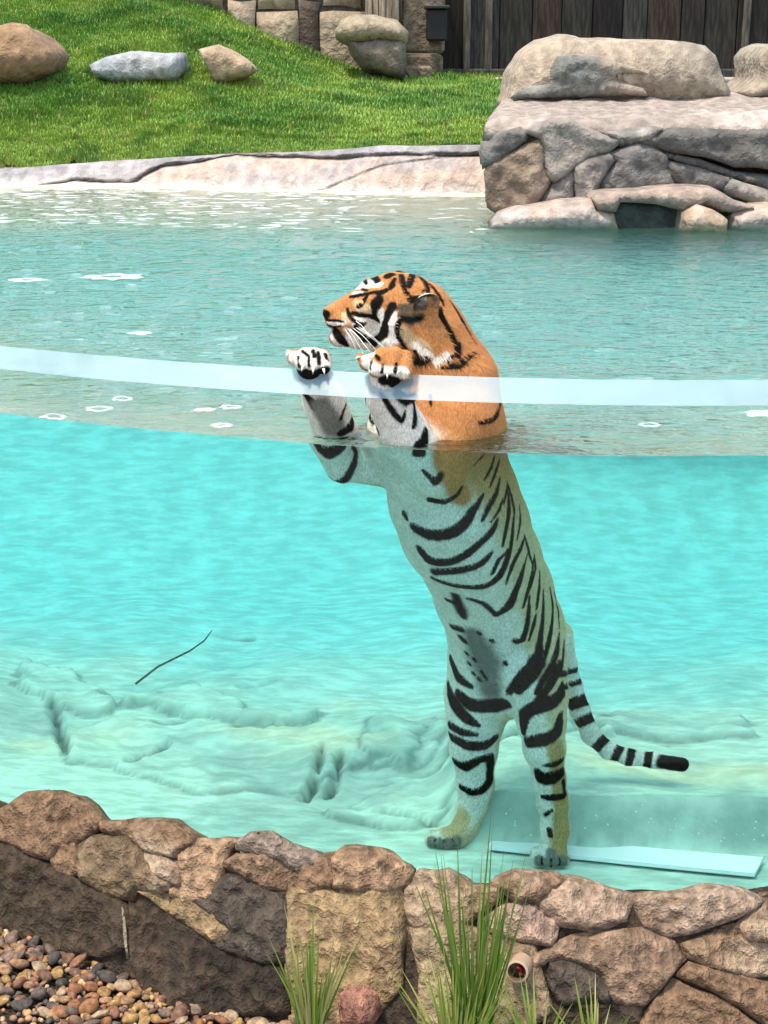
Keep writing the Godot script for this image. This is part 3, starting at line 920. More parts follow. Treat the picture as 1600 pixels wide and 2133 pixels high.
	tag(put("shore_stone", stone([Vector3(2.121,-0.014,-6.200),Vector3(2.130,0.121,-6.200),Vector3(2.220,0.180,-6.200),Vector3(2.329,0.138,-6.200),Vector3(2.439,0.079,-6.200),Vector3(2.439,-0.014,-6.200)], Vector3(0, .5, 1), .4, pale, 64), mats.far_rock), "small wedge-shaped pink stone standing in the water beside the dark hollow", "stone")
	tag(put("shore_stone", stone([Vector3(2.460,-0.008,-6.300),Vector3(2.503,0.120,-6.300),Vector3(2.690,0.163,-6.300),Vector3(2.929,0.188,-6.300),Vector3(3.275,0.180,-6.300),Vector3(3.292,-0.008,-6.300)], Vector3(0, .5, 1), .4, pale.merged({"col": Color(.58, .44, .28)}, true), 65), mats.far_rock), "low ochre stone at the water's edge by the right border", "stone")

func rel(line: Array, root: Node3D) -> Array:
	var o := []
	for p in line:
		o.append(p - root.position)
	return o

func swell(line: Array, by: float) -> Array:
	var c := Vector3.ZERO
	for p in line:
		c += p / line.size()
	var o := []
	for p in line:
		o.append(p + (p - c).normalized() * by)
	return o

func front_wall() -> void:
	var w := thing("retaining_wall", "low wall of fitted brown rocks along the foot of the glass panel", "rock wall", Vector3(0, -1.9, .4))
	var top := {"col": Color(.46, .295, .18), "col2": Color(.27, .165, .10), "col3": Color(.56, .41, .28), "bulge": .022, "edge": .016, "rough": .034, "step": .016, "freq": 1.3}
	var shade := top.merged({"col": Color(.080, .056, .037), "col2": Color(.042, .031, .022), "col3": Color(.13, .088, .052), "bulge": .015, "strata": .006, "dir": Vector2(.5, 1)}, true)  # rock darkened to paint in the shade on the wall face
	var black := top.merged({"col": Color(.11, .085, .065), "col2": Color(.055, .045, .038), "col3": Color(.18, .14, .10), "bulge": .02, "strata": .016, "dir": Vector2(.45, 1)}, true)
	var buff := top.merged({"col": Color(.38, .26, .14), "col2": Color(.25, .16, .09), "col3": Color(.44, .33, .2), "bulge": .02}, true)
	var stones := [
		[[Vector3(-1.432,-1.479,-0.316),Vector3(-1.394,-1.446,-0.314),Vector3(-1.337,-1.406,-0.307),Vector3(-1.281,-1.369,-0.299),Vector3(-1.205,-1.349,-0.273),Vector3(-1.119,-1.348,-0.234),Vector3(-1.043,-1.370,-0.188),Vector3(-0.992,-1.391,-0.154),Vector3(-1.013,-1.423,-0.146),Vector3(-1.076,-1.464,-0.151),Vector3(-1.163,-1.499,-0.171),Vector3(-1.189,-1.533,-0.164),Vector3(-1.242,-1.533,-0.189),Vector3(-1.330,-1.523,-0.239),Vector3(-1.389,-1.523,-0.269),Vector3(-1.428,-1.530,-0.285)], top],
		[[Vector3(-1.179,-1.535,-0.159),Vector3(-1.158,-1.502,-0.167),Vector3(-1.102,-1.483,-0.152),Vector3(-1.080,-1.515,-0.124),Vector3(-1.067,-1.563,-0.092),Vector3(-1.121,-1.577,-0.109),Vector3(-1.168,-1.565,-0.137)], top.merged({"col": Color(.42, .28, .17)}, true)],
		[[Vector3(-1.073,-1.486,-0.137),Vector3(-1.012,-1.449,-0.131),Vector3(-0.895,-1.429,-0.093),Vector3(-0.863,-1.453,-0.066),Vector3(-0.839,-1.485,-0.040),Vector3(-0.750,-1.519,0.013),Vector3(-0.727,-1.536,0.031),Vector3(-0.774,-1.563,0.029),Vector3(-0.862,-1.566,-0.004),Vector3(-0.874,-1.597,0.008),Vector3(-0.959,-1.599,-0.026),Vector3(-1.056,-1.575,-0.081),Vector3(-1.072,-1.535,-0.110)], top.merged({"col": Color(.36, .25, .15), "col2": Color(.22, .15, .09)}, true)],
		[[Vector3(-0.985,-1.393,-0.150),Vector3(-0.870,-1.372,-0.114),Vector3(-0.764,-1.365,-0.076),Vector3(-0.694,-1.376,-0.045),Vector3(-0.644,-1.391,-0.018),Vector3(-0.689,-1.424,-0.016),Vector3(-0.726,-1.450,-0.016),Vector3(-0.753,-1.446,-0.028),Vector3(-0.832,-1.441,-0.061),Vector3(-0.882,-1.422,-0.091),Vector3(-0.977,-1.422,-0.130)], top],
		[[Vector3(-0.849,-1.458,-0.058),Vector3(-0.752,-1.463,-0.018),Vector3(-0.707,-1.468,0.002),Vector3(-0.697,-1.510,0.028),Vector3(-0.708,-1.533,0.037),Vector3(-0.794,-1.509,-0.009),Vector3(-0.839,-1.479,-0.043)], top.merged({"col": Color(.44, .33, .28)}, true)],
		[[Vector3(-0.699,-1.447,-0.007),Vector3(-0.638,-1.394,-0.015),Vector3(-0.540,-1.375,0.008),Vector3(-0.499,-1.377,0.022),Vector3(-0.531,-1.407,0.029),Vector3(-0.545,-1.448,0.047),Vector3(-0.556,-1.488,0.065),Vector3(-0.590,-1.548,0.087),Vector3(-0.662,-1.560,0.068),Vector3(-0.740,-1.553,0.036),Vector3(-0.694,-1.520,0.035)], top],
		[[Vector3(-0.535,-1.436,0.043),Vector3(-0.488,-1.410,0.044),Vector3(-0.405,-1.399,0.064),Vector3(-0.324,-1.418,0.098),Vector3(-0.310,-1.454,0.121),Vector3(-0.323,-1.483,0.134),Vector3(-0.404,-1.483,0.111),Vector3(-0.487,-1.467,0.076),Vector3(-0.529,-1.457,0.057)], top.merged({"col": Color(.44, .31, .22)}, true)],
		[[Vector3(-0.491,-1.375,0.024),Vector3(-0.440,-1.346,0.024),Vector3(-0.373,-1.338,0.040),Vector3(-0.299,-1.363,0.075),Vector3(-0.223,-1.379,0.104),Vector3(-0.251,-1.403,0.109),Vector3(-0.296,-1.425,0.109),Vector3(-0.364,-1.396,0.074),Vector3(-0.447,-1.394,0.049),Vector3(-0.489,-1.395,0.036)], top.merged({"col": Color(.33, .25, .20)}, true)],
		[[Vector3(-0.296,-1.438,0.117),Vector3(-0.256,-1.402,0.108),Vector3(-0.176,-1.378,0.115),Vector3(-0.171,-1.458,0.160),Vector3(-0.248,-1.482,0.154),Vector3(-0.291,-1.472,0.137)], top],
		[[Vector3(-0.162,-1.382,0.121),Vector3(-0.120,-1.353,0.115),Vector3(-0.048,-1.356,0.133),Vector3(0.000,-1.366,0.149),Vector3(0.079,-1.388,0.177),Vector3(0.073,-1.429,0.198),Vector3(0.000,-1.444,0.192),Vector3(-0.064,-1.456,0.184),Vector3(-0.161,-1.461,0.164)], top],
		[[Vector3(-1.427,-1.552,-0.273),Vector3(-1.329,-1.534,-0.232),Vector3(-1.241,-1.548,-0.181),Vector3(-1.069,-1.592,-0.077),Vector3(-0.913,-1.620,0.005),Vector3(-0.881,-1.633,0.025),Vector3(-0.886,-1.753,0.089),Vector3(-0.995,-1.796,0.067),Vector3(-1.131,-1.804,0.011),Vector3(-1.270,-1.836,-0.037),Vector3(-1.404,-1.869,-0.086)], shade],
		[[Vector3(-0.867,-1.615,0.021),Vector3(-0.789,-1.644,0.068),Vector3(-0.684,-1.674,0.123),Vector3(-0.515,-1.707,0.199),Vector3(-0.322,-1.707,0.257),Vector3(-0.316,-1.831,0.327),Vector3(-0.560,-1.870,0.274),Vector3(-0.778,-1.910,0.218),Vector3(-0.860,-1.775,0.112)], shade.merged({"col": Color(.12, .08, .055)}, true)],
		[[Vector3(-0.860,-1.573,0.001),Vector3(-0.740,-1.562,0.041),Vector3(-0.671,-1.568,0.070),Vector3(-0.592,-1.586,0.107),Vector3(-0.517,-1.619,0.150),Vector3(-0.566,-1.665,0.159),Vector3(-0.600,-1.663,0.147),Vector3(-0.669,-1.627,0.103),Vector3(-0.791,-1.592,0.038)], buff.merged({"strata": .01, "dir": Vector2(.5, 1)}, true)],
		[[Vector3(-0.654,-1.562,0.072),Vector3(-0.582,-1.552,0.092),Vector3(-0.545,-1.486,0.068),Vector3(-0.487,-1.478,0.082),Vector3(-0.403,-1.493,0.116),Vector3(-0.333,-1.530,0.157),Vector3(-0.321,-1.696,0.251),Vector3(-0.482,-1.689,0.200),Vector3(-0.574,-1.673,0.161),Vector3(-0.517,-1.616,0.148),Vector3(-0.594,-1.580,0.103)], black],
		[[Vector3(-0.312,-1.490,0.141),Vector3(-0.167,-1.478,0.172),Vector3(0.000,-1.448,0.194),Vector3(0.060,-1.448,0.206),Vector3(0.054,-1.549,0.260),Vector3(0.056,-1.707,0.348),Vector3(0.000,-1.765,0.368),Vector3(-0.062,-1.844,0.398),Vector3(-0.299,-1.875,0.356),Vector3(-0.315,-1.685,0.247)], buff],
		[[Vector3(0.076,-1.430,0.199),Vector3(0.127,-1.387,0.185),Vector3(0.213,-1.386,0.199),Vector3(0.271,-1.424,0.230),Vector3(0.361,-1.413,0.236),Vector3(0.368,-1.438,0.251),Vector3(0.348,-1.463,0.262),Vector3(0.313,-1.482,0.267),Vector3(0.266,-1.515,0.279),Vector3(0.196,-1.534,0.278),Vector3(0.106,-1.541,0.266),Vector3(0.082,-1.486,0.231)], top.merged({"col": Color(.42, .30, .20)}, true)],
		[[Vector3(0.357,-1.409,0.233),Vector3(0.377,-1.391,0.226),Vector3(0.439,-1.374,0.224),Vector3(0.532,-1.373,0.234),Vector3(0.590,-1.388,0.247),Vector3(0.539,-1.408,0.253),Vector3(0.493,-1.448,0.271),Vector3(0.438,-1.438,0.259),Vector3(0.392,-1.422,0.245)], top.merged({"col": Color(.45, .31, .23)}, true)],
		[[Vector3(0.509,-1.446,0.271),Vector3(0.549,-1.411,0.255),Vector3(0.609,-1.391,0.250),Vector3(0.702,-1.404,0.263),Vector3(0.806,-1.423,0.278),Vector3(0.791,-1.457,0.296),Vector3(0.774,-1.495,0.316),Vector3(0.683,-1.514,0.322),Vector3(0.568,-1.504,0.309),Vector3(0.516,-1.465,0.282)], top.merged({"col": Color(.46, .32, .23)}, true)],
		[[Vector3(0.819,-1.428,0.281),Vector3(0.895,-1.412,0.274),Vector3(1.052,-1.406,0.270),Vector3(1.153,-1.416,0.272),Vector3(1.221,-1.438,0.281),Vector3(1.188,-1.462,0.296),Vector3(1.086,-1.492,0.316),Vector3(0.992,-1.514,0.331),Vector3(0.929,-1.533,0.341),Vector3(0.849,-1.512,0.328),Vector3(0.826,-1.475,0.307)], top.merged({"col": Color(.47, .34, .25)}, true)],
		[[Vector3(1.238,-1.446,0.284),Vector3(1.326,-1.441,0.275),Vector3(1.334,-1.553,0.336),Vector3(1.240,-1.541,0.336),Vector3(1.185,-1.541,0.339),Vector3(1.144,-1.508,0.323),Vector3(1.197,-1.471,0.301)], top.merged({"col": Color(.44, .31, .24)}, true)],
		[[Vector3(0.336,-1.500,0.281),Vector3(0.391,-1.471,0.272),Vector3(0.469,-1.457,0.273),Vector3(0.527,-1.476,0.290),Vector3(0.549,-1.515,0.313),Vector3(0.535,-1.560,0.337),Vector3(0.436,-1.547,0.319),Vector3(0.343,-1.546,0.307)], top.merged({"col": Color(.42, .28, .22)}, true)],
		[[Vector3(0.487,-1.603,0.355),Vector3(0.558,-1.568,0.343),Vector3(0.620,-1.541,0.333),Vector3(0.744,-1.525,0.331),Vector3(0.835,-1.516,0.330),Vector3(0.924,-1.547,0.349),Vector3(0.961,-1.597,0.376),Vector3(0.915,-1.635,0.397),Vector3(0.813,-1.725,0.444),Vector3(0.726,-1.709,0.432),Vector3(0.698,-1.627,0.386),Vector3(0.634,-1.607,0.370),Vector3(0.546,-1.612,0.366),Vector3(0.499,-1.634,0.373)], top.merged({"col": Color(.42, .28, .19), "col2": Color(.28, .18, .12)}, true)],
		[[Vector3(0.975,-1.559,0.355),Vector3(1.132,-1.511,0.325),Vector3(1.175,-1.550,0.345),Vector3(1.317,-1.566,0.344),Vector3(1.312,-1.644,0.388),Vector3(1.195,-1.640,0.393),Vector3(1.079,-1.621,0.388),Vector3(0.992,-1.589,0.371)], top.merged({"col": Color(.36, .26, .18), "strata": .008}, true)],
		[[Vector3(0.943,-1.642,0.401),Vector3(0.989,-1.606,0.381),Vector3(1.079,-1.631,0.393),Vector3(1.201,-1.663,0.406),Vector3(1.326,-1.677,0.405),Vector3(1.315,-1.837,0.494),Vector3(1.180,-1.752,0.456),Vector3(1.076,-1.688,0.424)], top.merged({"col": Color(.33, .22, .14), "strata": .008}, true)],
		[[Vector3(0.827,-1.766,0.467),Vector3(0.927,-1.651,0.406),Vector3(1.090,-1.716,0.440),Vector3(1.194,-1.778,0.469),Vector3(1.253,-1.834,0.497),Vector3(0.832,-1.830,0.502)], top.merged({"col": Color(.30, .20, .13), "strata": .008}, true)],
		[[Vector3(0.542,-1.617,0.369),Vector3(0.627,-1.613,0.373),Vector3(0.694,-1.631,0.387),Vector3(0.718,-1.709,0.432),Vector3(0.569,-1.722,0.429),Vector3(0.532,-1.672,0.398)], black],  # dark stone fills a hollow, its shade painted as colour
		[[Vector3(0.088,-1.552,0.269),Vector3(0.188,-1.541,0.281),Vector3(0.258,-1.526,0.284),Vector3(0.328,-1.553,0.309),Vector3(0.397,-1.556,0.319),Vector3(0.435,-1.573,0.333),Vector3(0.474,-1.571,0.336),Vector3(0.495,-1.648,0.381),Vector3(0.531,-1.737,0.433),Vector3(0.384,-1.848,0.478),Vector3(0.108,-1.871,0.448),Vector3(0.125,-1.674,0.343)], buff.merged({"col": Color(.30, .21, .13)}, true)],
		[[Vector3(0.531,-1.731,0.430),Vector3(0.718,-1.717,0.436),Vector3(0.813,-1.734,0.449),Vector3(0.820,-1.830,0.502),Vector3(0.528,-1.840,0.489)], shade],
	]
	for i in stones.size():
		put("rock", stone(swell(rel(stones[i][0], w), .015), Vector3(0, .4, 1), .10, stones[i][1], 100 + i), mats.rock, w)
	# the dark mass the rocks sit in
	var core := func(x: float, v: float) -> Array:
		var y := lerpf(-2.1, -1.44, minf(v, 1.0))
		var z := zf(x) + .16 + .55 * (-1.35 - y) - .014
		if v > 1.0:
			z = zf(x) + .09
			y = -1.47
		y += n2.get_noise_2d(x * 12, v * 9) * .02
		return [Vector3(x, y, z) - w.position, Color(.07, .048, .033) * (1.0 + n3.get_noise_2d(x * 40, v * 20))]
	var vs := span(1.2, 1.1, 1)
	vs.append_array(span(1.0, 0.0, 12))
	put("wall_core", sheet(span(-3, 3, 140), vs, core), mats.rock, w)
	# gravel
	var slope := func(x: float, z: float) -> float:
		return -1.875 + .10 * smoothstep(-.4, -1.5, x) + .06 * (z - .3)
	var gb := func(x: float, z: float) -> Array:
		return [Vector3(x, slope.call(x, z) - .012 + n2.get_noise_2d(x * 20, z * 20) * .01, z), Color(.07, .05, .035)]
	var bed := setting("gravel_bed", sheet(span(-3, 3, 60), span(-.7, 1.6, 30), gb), mats.rock)
	var tones := [Color(.33, .15, .07), Color(.38, .22, .12), Color(.22, .12, .08), Color(.15, .11, .09), Color(.44, .31, .20), Color(.24, .16, .12), Color(.42, .25, .10), Color(.32, .15, .09), Color(.09, .075, .07)]
	var shapes := []
	for k in 14:
		shapes.append(pebble(1.0, Vector3(1, rng.randf_range(.32, .54), rng.randf_range(.6, .95)), Color.WHITE, 500 + k, 5))
	var pm := {}
	for k in tones.size():
		var m: StandardMaterial3D = mats.rock.duplicate()
		m.albedo_color = (tones[k] as Color).linear_to_srgb()
		m.heightmap_scale = .4
		m.uv1_scale = Vector3.ONE * 3
		pm[k] = m
	var taken := []
	for n in 290:
		var x := 0.0
		var z := 0.0
		var r := rng.randf_range(.016, .034) if n > 60 else rng.randf_range(.028, .042)
		for attempt in 40:
			x = rng.randf_range(-1.42, -.22)
			z = zf(x) + rng.randf_range(.18, .80)
			var ok: bool = z > zf(x) + .16 + .55 * (-1.35 - (slope.call(x, z) as float)) + .005
			for t in taken:
				if Vector2(x, z).distance_to(t[0]) < (r + t[1]) * .62:
					ok = false
					break
			if ok:
				break
		taken.append([Vector2(x, z), r])
		var o := put("pebble", shapes[n % shapes.size()], pm[rng.randi() % tones.size()], bed)
		o.position = Vector3(x, slope.call(x, z) + r * rng.randf_range(.1, .7), z)
		o.scale = Vector3.ONE * r
		o.rotation = Vector3(rng.randf_range(-.6, .6), rng.randf() * TAU, rng.randf_range(-.6, .6))
	var xf := []
	var cols := []
	for n in 2600:
		var x := rng.randf_range(-1.5, 1.4)
		var z := zf(x) + rng.randf_range(.15, 1.0)
		var r := rng.randf_range(.007, .018)
		var b := Basis.from_euler(Vector3(rng.randf() * 6, rng.randf() * 6, rng.randf() * 6)).scaled(Vector3.ONE * r)
		xf.append(Transform3D(b, Vector3(x, slope.call(x, z) + r * .2, z)))
		cols.append(tones[rng.randi() % tones.size()])
	var rest := copies("small_gravel", pebble(1.0, Vector3(1, .7, .85), Color.WHITE, 520, 4), mats.plain, xf, cols, bed)
	rest.set_meta("kind", "stuff")
	tag(put("red_stone", pebble(.075, Vector3(1, 1.05, .8), Color(.42, .20, .14), 541, 14), mats.rock, null, Vector3(-0.082,-1.738,0.335) + Vector3(0, -.02, .07)), "reddish blocky stone on the ground beside the grass", "stone")

func blade(base: Vector3, dir: Vector3, len: float, droop: float, width: float, col: Color, tip: Color) -> ArrayMesh:
	var v := PackedVector3Array()
	var c := PackedColorArray()
	var idx := PackedInt32Array()
	var side := dir.cross(Vector3(0, .2, 1)).normalized()
	var n := 7
	var p := Vector3.ZERO
	var d := dir.normalized()
	for i in n + 1:
		var t := float(i) / n
		var w := width * (1.0 - pow(t, 1.8)) + .0003
		var k := d.cross(side).normalized() * w * .5
		v.append(base + p - side * w)
		v.append(base + p + k)
		v.append(base + p + side * w)
		for q in 3:
			c.append(col.lerp(tip, t))
		d = (d + (Vector3(dir.x, -.55, dir.z)) * droop / n).normalized()
		p += d * len / n
	for i in n:
		var a := i * 3
		for q in 2:
			idx.append_array([a + q, a + q + 3, a + q + 1, a + q + 1, a + q + 3, a + q + 4])
	return tri_mesh(v, c, idx)

func tuft(called: String, label: String, at: Vector3, n: int, reach: float, tall: Array, tones: Array) -> Node3D:
	var o := thing(called, label, "grass", at)
	for i in n:
		var a := rng.randf() * TAU
		var out := pow(rng.randf(), .7) * reach
		var dir := Vector3(cos(a) * out, 1, sin(a) * out * .6 + .1)
		var col: Color = tones[rng.randi() % tones.size()]
		put("blade", blade(Vector3(cos(a), 0, sin(a)) * rng.randf() * .05, dir, rng.randf_range(tall[0], tall[1]), rng.randf_range(.0, 1.3) * out, rng.randf_range(.003, .0052), col, col.lerp(Color(.42, .40, .12), rng.randf() * .6)), mats.leaf, o)
	return o

func small_things() -> void:
	var green := [Color(.05, .14, .015), Color(.08, .19, .02), Color(.12, .24, .03), Color(.20, .26, .05)]
	var yellow := [Color(.22, .30, .05), Color(.30, .34, .08), Color(.14, .24, .03), Color(.38, .36, .14)]
	var g1 := tuft("grass_clump", "tall dark green grass clump growing in front of the rock wall at the centre", Vector3(0.286,-1.752,0.412) + Vector3(0, -.04, .09), 60, .22, [.30, .72], green)
	for q in [[-.34, .62], [-.26, .60], [.02, .74], [.05, .80], [-.04, .72], [.10, .64], [.22, .6], [-.1, .66], [.16, .5]]:
		put("blade", blade(Vector3(rng.randf_range(-.05, .05), 0, 0), Vector3(q[0], 1, .02), q[1], .05, .0058, Color(.045, .12, .015), Color(.12, .2, .03)), mats.leaf, g1)
	tuft("grass_clump", "arching yellow-green grass clump low before the tall one", Vector3(0.224,-1.793,0.425) + Vector3(0, -.05, .15), 80, .55, [.2, .42], yellow)
	tuft("grass_clump", "thin green grass clump before the tan rock, left of the reddish stone", Vector3(-0.236,-1.820,0.343) + Vector3(0, -.03, .06), 55, .35, [.16, .46], [green[1], green[2], yellow[0], yellow[3]])
	tuft("grass_clump", "sparse pale grass stems before the dark hollow under the pipe", Vector3(0.477,-1.772,0.447) + Vector3(0, -.05, .12), 30, .6, [.14, .30], [yellow[0], yellow[3], green[2]])
	tuft("grass_clump", "low wisp of grass at the foot of the wall on the right", Vector3(0.667,-1.767,0.461) + Vector3(0, -.05, .10), 28, .6, [.1, .26], [yellow[3], green[2]])
	# pipe in the wall
	var p := thing("drain_pipe", "short tan pipe with red cable ends inside, set in the rock wall behind the grass", "pipe", Vector3(0.442,-1.628,0.364) + Vector3(.0, .012, .012))
	var ax := Vector3(-.30, .30, 1).normalized()
	var tan_pipe := Color(.33, .235, .165)
	put("pipe_wall", tube([-ax * .12, ax * .074], [.036, .036], tan_pipe, 24, false), mats.plain, p)
	put("pipe_rim", tube([ax * .0738, ax * .0765, ax * .0768], [.0362, .034, .0295], tan_pipe * 1.15, 24, false), mats.plain, p)
	put("pipe_bore", tube([-ax * .06, ax * .0762], [.030, .030], tan_pipe * .45, 24, false), mats.plain, p)
	put("pipe_inside", tube([-ax * .06, -ax * .055], [.031, .031], Color(.02, .015, .012), 16), mats.plain, p)
	put("red_cable", tube([-ax * .06 + Vector3(.012, -.012, 0), ax * .03 + Vector3(.008, -.006, 0), ax * .062 + Vector3(-.002, .014, 0)], [.006, .007, .003], Color(.55, .05, .03), 7), mats.plain, p)
	put("red_cable", tube([-ax * .06 + Vector3(-.008, -.01, 0), ax * .03 + Vector3(0, -.012, 0), ax * .055 + Vector3(.012, -.016, 0)], [.006, .007, .004], Color(.50, .08, .05), 7), mats.plain, p)
	tag(put("twig", tube([Vector3(-0.899,-1.615,0.008) + Vector3(0, 0, .03), Vector3(-0.886,-1.669,0.043) + Vector3(0, 0, .04), Vector3(-0.881,-1.710,0.068) + Vector3(0, 0, .04), Vector3(-0.872,-1.757,0.097) + Vector3(0, 0, .035)], [.004, .007, .006, .004], Color(.38, .32, .22), 6), mats.rock), "short pale upright twig against the dark left part of the rock wall", "twig")
	# under water
	tag(put("sunken_stick", tube([Vector3(-0.905,-1.700,-2.779), Vector3(-0.808,-1.660,-2.945), Vector3(-0.671,-1.600,-3.018), Vector3(-0.608,-1.530,-2.959), Vector3(-0.573,-1.450,-2.870)], [.0055, .005, .0045, .0035, .002], Color(.17, .18, .15), 6), mats.rock), "thin dark bent stick on the pool floor at the left", "stick")
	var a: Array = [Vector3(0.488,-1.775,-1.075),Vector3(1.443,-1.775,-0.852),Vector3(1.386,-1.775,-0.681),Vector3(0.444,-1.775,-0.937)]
	var bs := SurfaceTool.new()  # white slab in place of a reflection low in the glass
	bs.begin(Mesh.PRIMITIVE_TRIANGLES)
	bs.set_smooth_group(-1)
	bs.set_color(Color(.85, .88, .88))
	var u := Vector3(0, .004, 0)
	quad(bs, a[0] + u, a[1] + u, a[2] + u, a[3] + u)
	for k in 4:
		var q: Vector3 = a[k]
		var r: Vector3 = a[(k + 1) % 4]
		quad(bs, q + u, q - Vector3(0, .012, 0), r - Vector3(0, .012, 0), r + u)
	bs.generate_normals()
	tag(put("reflection_strip", bs.commit(), mats.plain), "flat white strip on the pool floor standing in for a reflection in the glass", "strip")
	var foam := base_mat(.6)
	foam.albedo_color = Color(1, 1, 1, .42)
	foam.transparency = BaseMaterial3D.TRANSPARENCY_ALPHA
	mats.foam = foam
	var flake := func(r: float, hole: float, sd: int) -> ArrayMesh:
		var v := PackedVector3Array()
		var c := PackedColorArray()
		var idx := PackedInt32Array()
		for k in 18:
			var t := TAU * k / 18
			var w := 1.0 + n2.get_noise_2d(cos(t) * 7 + sd * 9.0, sin(t) * 7) * .8
			for q in [[hole, .001], [(1.0 + hole) * .5, .004], [1.0, 0.0]]:
				v.append(Vector3(cos(t) * r * w * q[0], q[1], sin(t) * r * w * q[0] * .75))
				c.append(Color(.70, .73, .72))
		for k in 18:
			for q in 2:
				var i0 := k * 3 + q
				var i1 := ((k + 1) % 18) * 3 + q
				idx.append_array([i0, i1, i0 + 1, i1, i1 + 1, i0 + 1])
		return tri_mesh(v, c, idx)
	var spots := [
		[Vector3(-1.120,0.012,-0.390), .045, .7, "ring of foam nearest the glass at the far left"], [Vector3(-0.988,0.012,-0.505), .045, .7, "oval foam patch second from the left behind the glass"],
		[Vector3(-0.932,0.012,-0.664), .04, .75, "ring of foam just below the glass edge at the left"], [Vector3(-0.615,0.012,-0.498), .035, .0, "small foam dab left of the tiger's forelegs"],
		[Vector3(-0.532,0.012,-0.535), .04, .5, "longer foam dab left of the tiger's forelegs"], [Vector3(-0.537,0.012,-0.266), .04, .4, "foam streak close to the waterline left of the tiger"],
		[Vector3(0.879,0.012,-0.272), .034, .75, "lone hooked ring of foam right of the tiger"], [Vector3(1.290,0.012,-0.440), .06, .1, "foam patch at the right border below the glass edge"],
		[Vector3(-1.080,0.012,-1.993), .05, .2, "bright foam dab above the glass edge at the left"], [Vector3(-1.523,0.012,-3.783), .16, .35, "long foam streak far out on the pool at the left"], [Vector3(-1.954,0.012,-3.651), .10, .35, "foam streak far out on the pool at the left border"],
	]
	for i in spots.size():
		tag(put("foam_patch", flake.call(spots[i][1], spots[i][2], 900 + i), mats.foam, null, spots[i][0]), spots[i][3], "foam", "foam patches on the pool")
	var xf := []
	var cols := []
	for i in 520:
		var x := rng.randf_range(-4.2, 1.2)
		var off := pow(rng.randf(), 1.5) * 3.2
		if rng.randf() < smoothstep(-1.2, 1.0, x) * .7:
			continue
		var b := Basis(Vector3.UP, rng.randf_range(-.3, .3)).scaled(Vector3(rng.randf_range(.5, 3.2), 1, rng.randf_range(.5, 1.3)))
		xf.append(Transform3D(b, Vector3(x, .012, bank_edge(x) + .08 + off)))
		cols.append(Color.WHITE)
	var fo := copies("foam", flake.call(.024, .0, 950), mats.foam, xf, cols)  # white flakes also paint in the sun glitter on the shallows
	fo.set_meta("kind", "stuff")
	tag(fo, "flat white flakes painted in for foam and glitter along the far shallow edge", "foam")
	xf = []
	cols = []
	var at_bubbles: Array = [Vector3(0.750,-1.655,-0.920),Vector3(0.868,-1.629,-0.920),Vector3(0.943,-1.664,-0.920),Vector3(1.009,-1.637,-0.920),Vector3(1.094,-1.671,-0.920),Vector3(1.187,-1.717,-0.920),Vector3(1.291,-1.696,-0.920),Vector3(1.384,-1.730,-0.920),Vector3(1.431,-1.705,-0.920),Vector3(0.496,-1.639,-0.920),Vector3(0.572,-1.699,-0.920)]
	for q in at_bubbles:
		for i in 3:
			var sc := rng.randf_range(.0015, .0042)
			xf.append(Transform3D(Basis().scaled(Vector3.ONE * sc), q + Vector3(rng.randf_range(-.05, .05), rng.randf_range(-.03, .06), rng.randf_range(-.05, .05))))
			cols.append(Color(.85, .9, .9))
	var bu := copies("bubbles", pebble(1.0, Vector3.ONE, Color.WHITE, 960, 4), mats.gloss, xf, cols)
	bu.set_meta("kind", "stuff")
	tag(bu, "tiny air bubbles rising beside the tiger's hind leg", "bubbles")
	# dead leaves on the lawn
	var lf := func(p: Vector3, r: float) -> Vector3:
		return Vector3(p.x, lawn_y(p.x, p.z) + .03, p.z)
	var d1 := thing("dead_leaves", "brown flat scrap of dead leaves lying on the lawn before the dark boulder", "leaves", lf.call(Vector3(-0.091,0.768,-11.600), .1))
	for i in 6:
		put("leaf", stone([Vector3(-.10, 0, 0), Vector3(-.02, 0, .05), Vector3(.10, 0, 0), Vector3(0, 0, -.06)].map(func(q): return q + Vector3(rng.randf_range(-.13, .13), .01 * i, rng.randf_range(-.05, .05))), Vector3.UP, .006, {"col": Color(.12, .08, .04), "bulge": .01, "rough": .01, "step": .05}, 970 + i), mats.plain, d1)
	tag(put("dead_leaf", stone([Vector3(-.06, 0, 0), Vector3(-.02, 0, .03), Vector3(.06, 0, .01), Vector3(0, 0, -.04)], Vector3.UP, .006, {"col": Color(.30, .10, .03), "bulge": .012, "rough": .01, "step": .03}, 980), mats.plain, null, lf.call(Vector3(-1.465,0.432,-10.300), .1)), "single reddish dead leaf on the grass near the bank", "leaf")

# ------------------------------------------------------------------ the tiger
var ba := PackedVector3Array()
var bb := PackedVector3Array()
var ra := PackedFloat32Array()
var rb := PackedFloat32Array()
var bk := PackedFloat32Array()
var near_bones := {}
const HASH := .07

func bone(a: Vector3, b: Vector3, r1: float, r2: float, k: float) -> void:
	ba.append(a)
	bb.append(b)
	ra.append(r1)
	rb.append(r2)
	bk.append(k)

func to_bone(p: Vector3, i: int) -> float:
	var a := ba[i]
	var d := bb[i] - a
	var t := clampf((p - a).dot(d) / maxf(d.length_squared(), 1e-9), 0.0, 1.0)
	return p.distance_to(a + d * t) - lerpf(ra[i], rb[i], t)

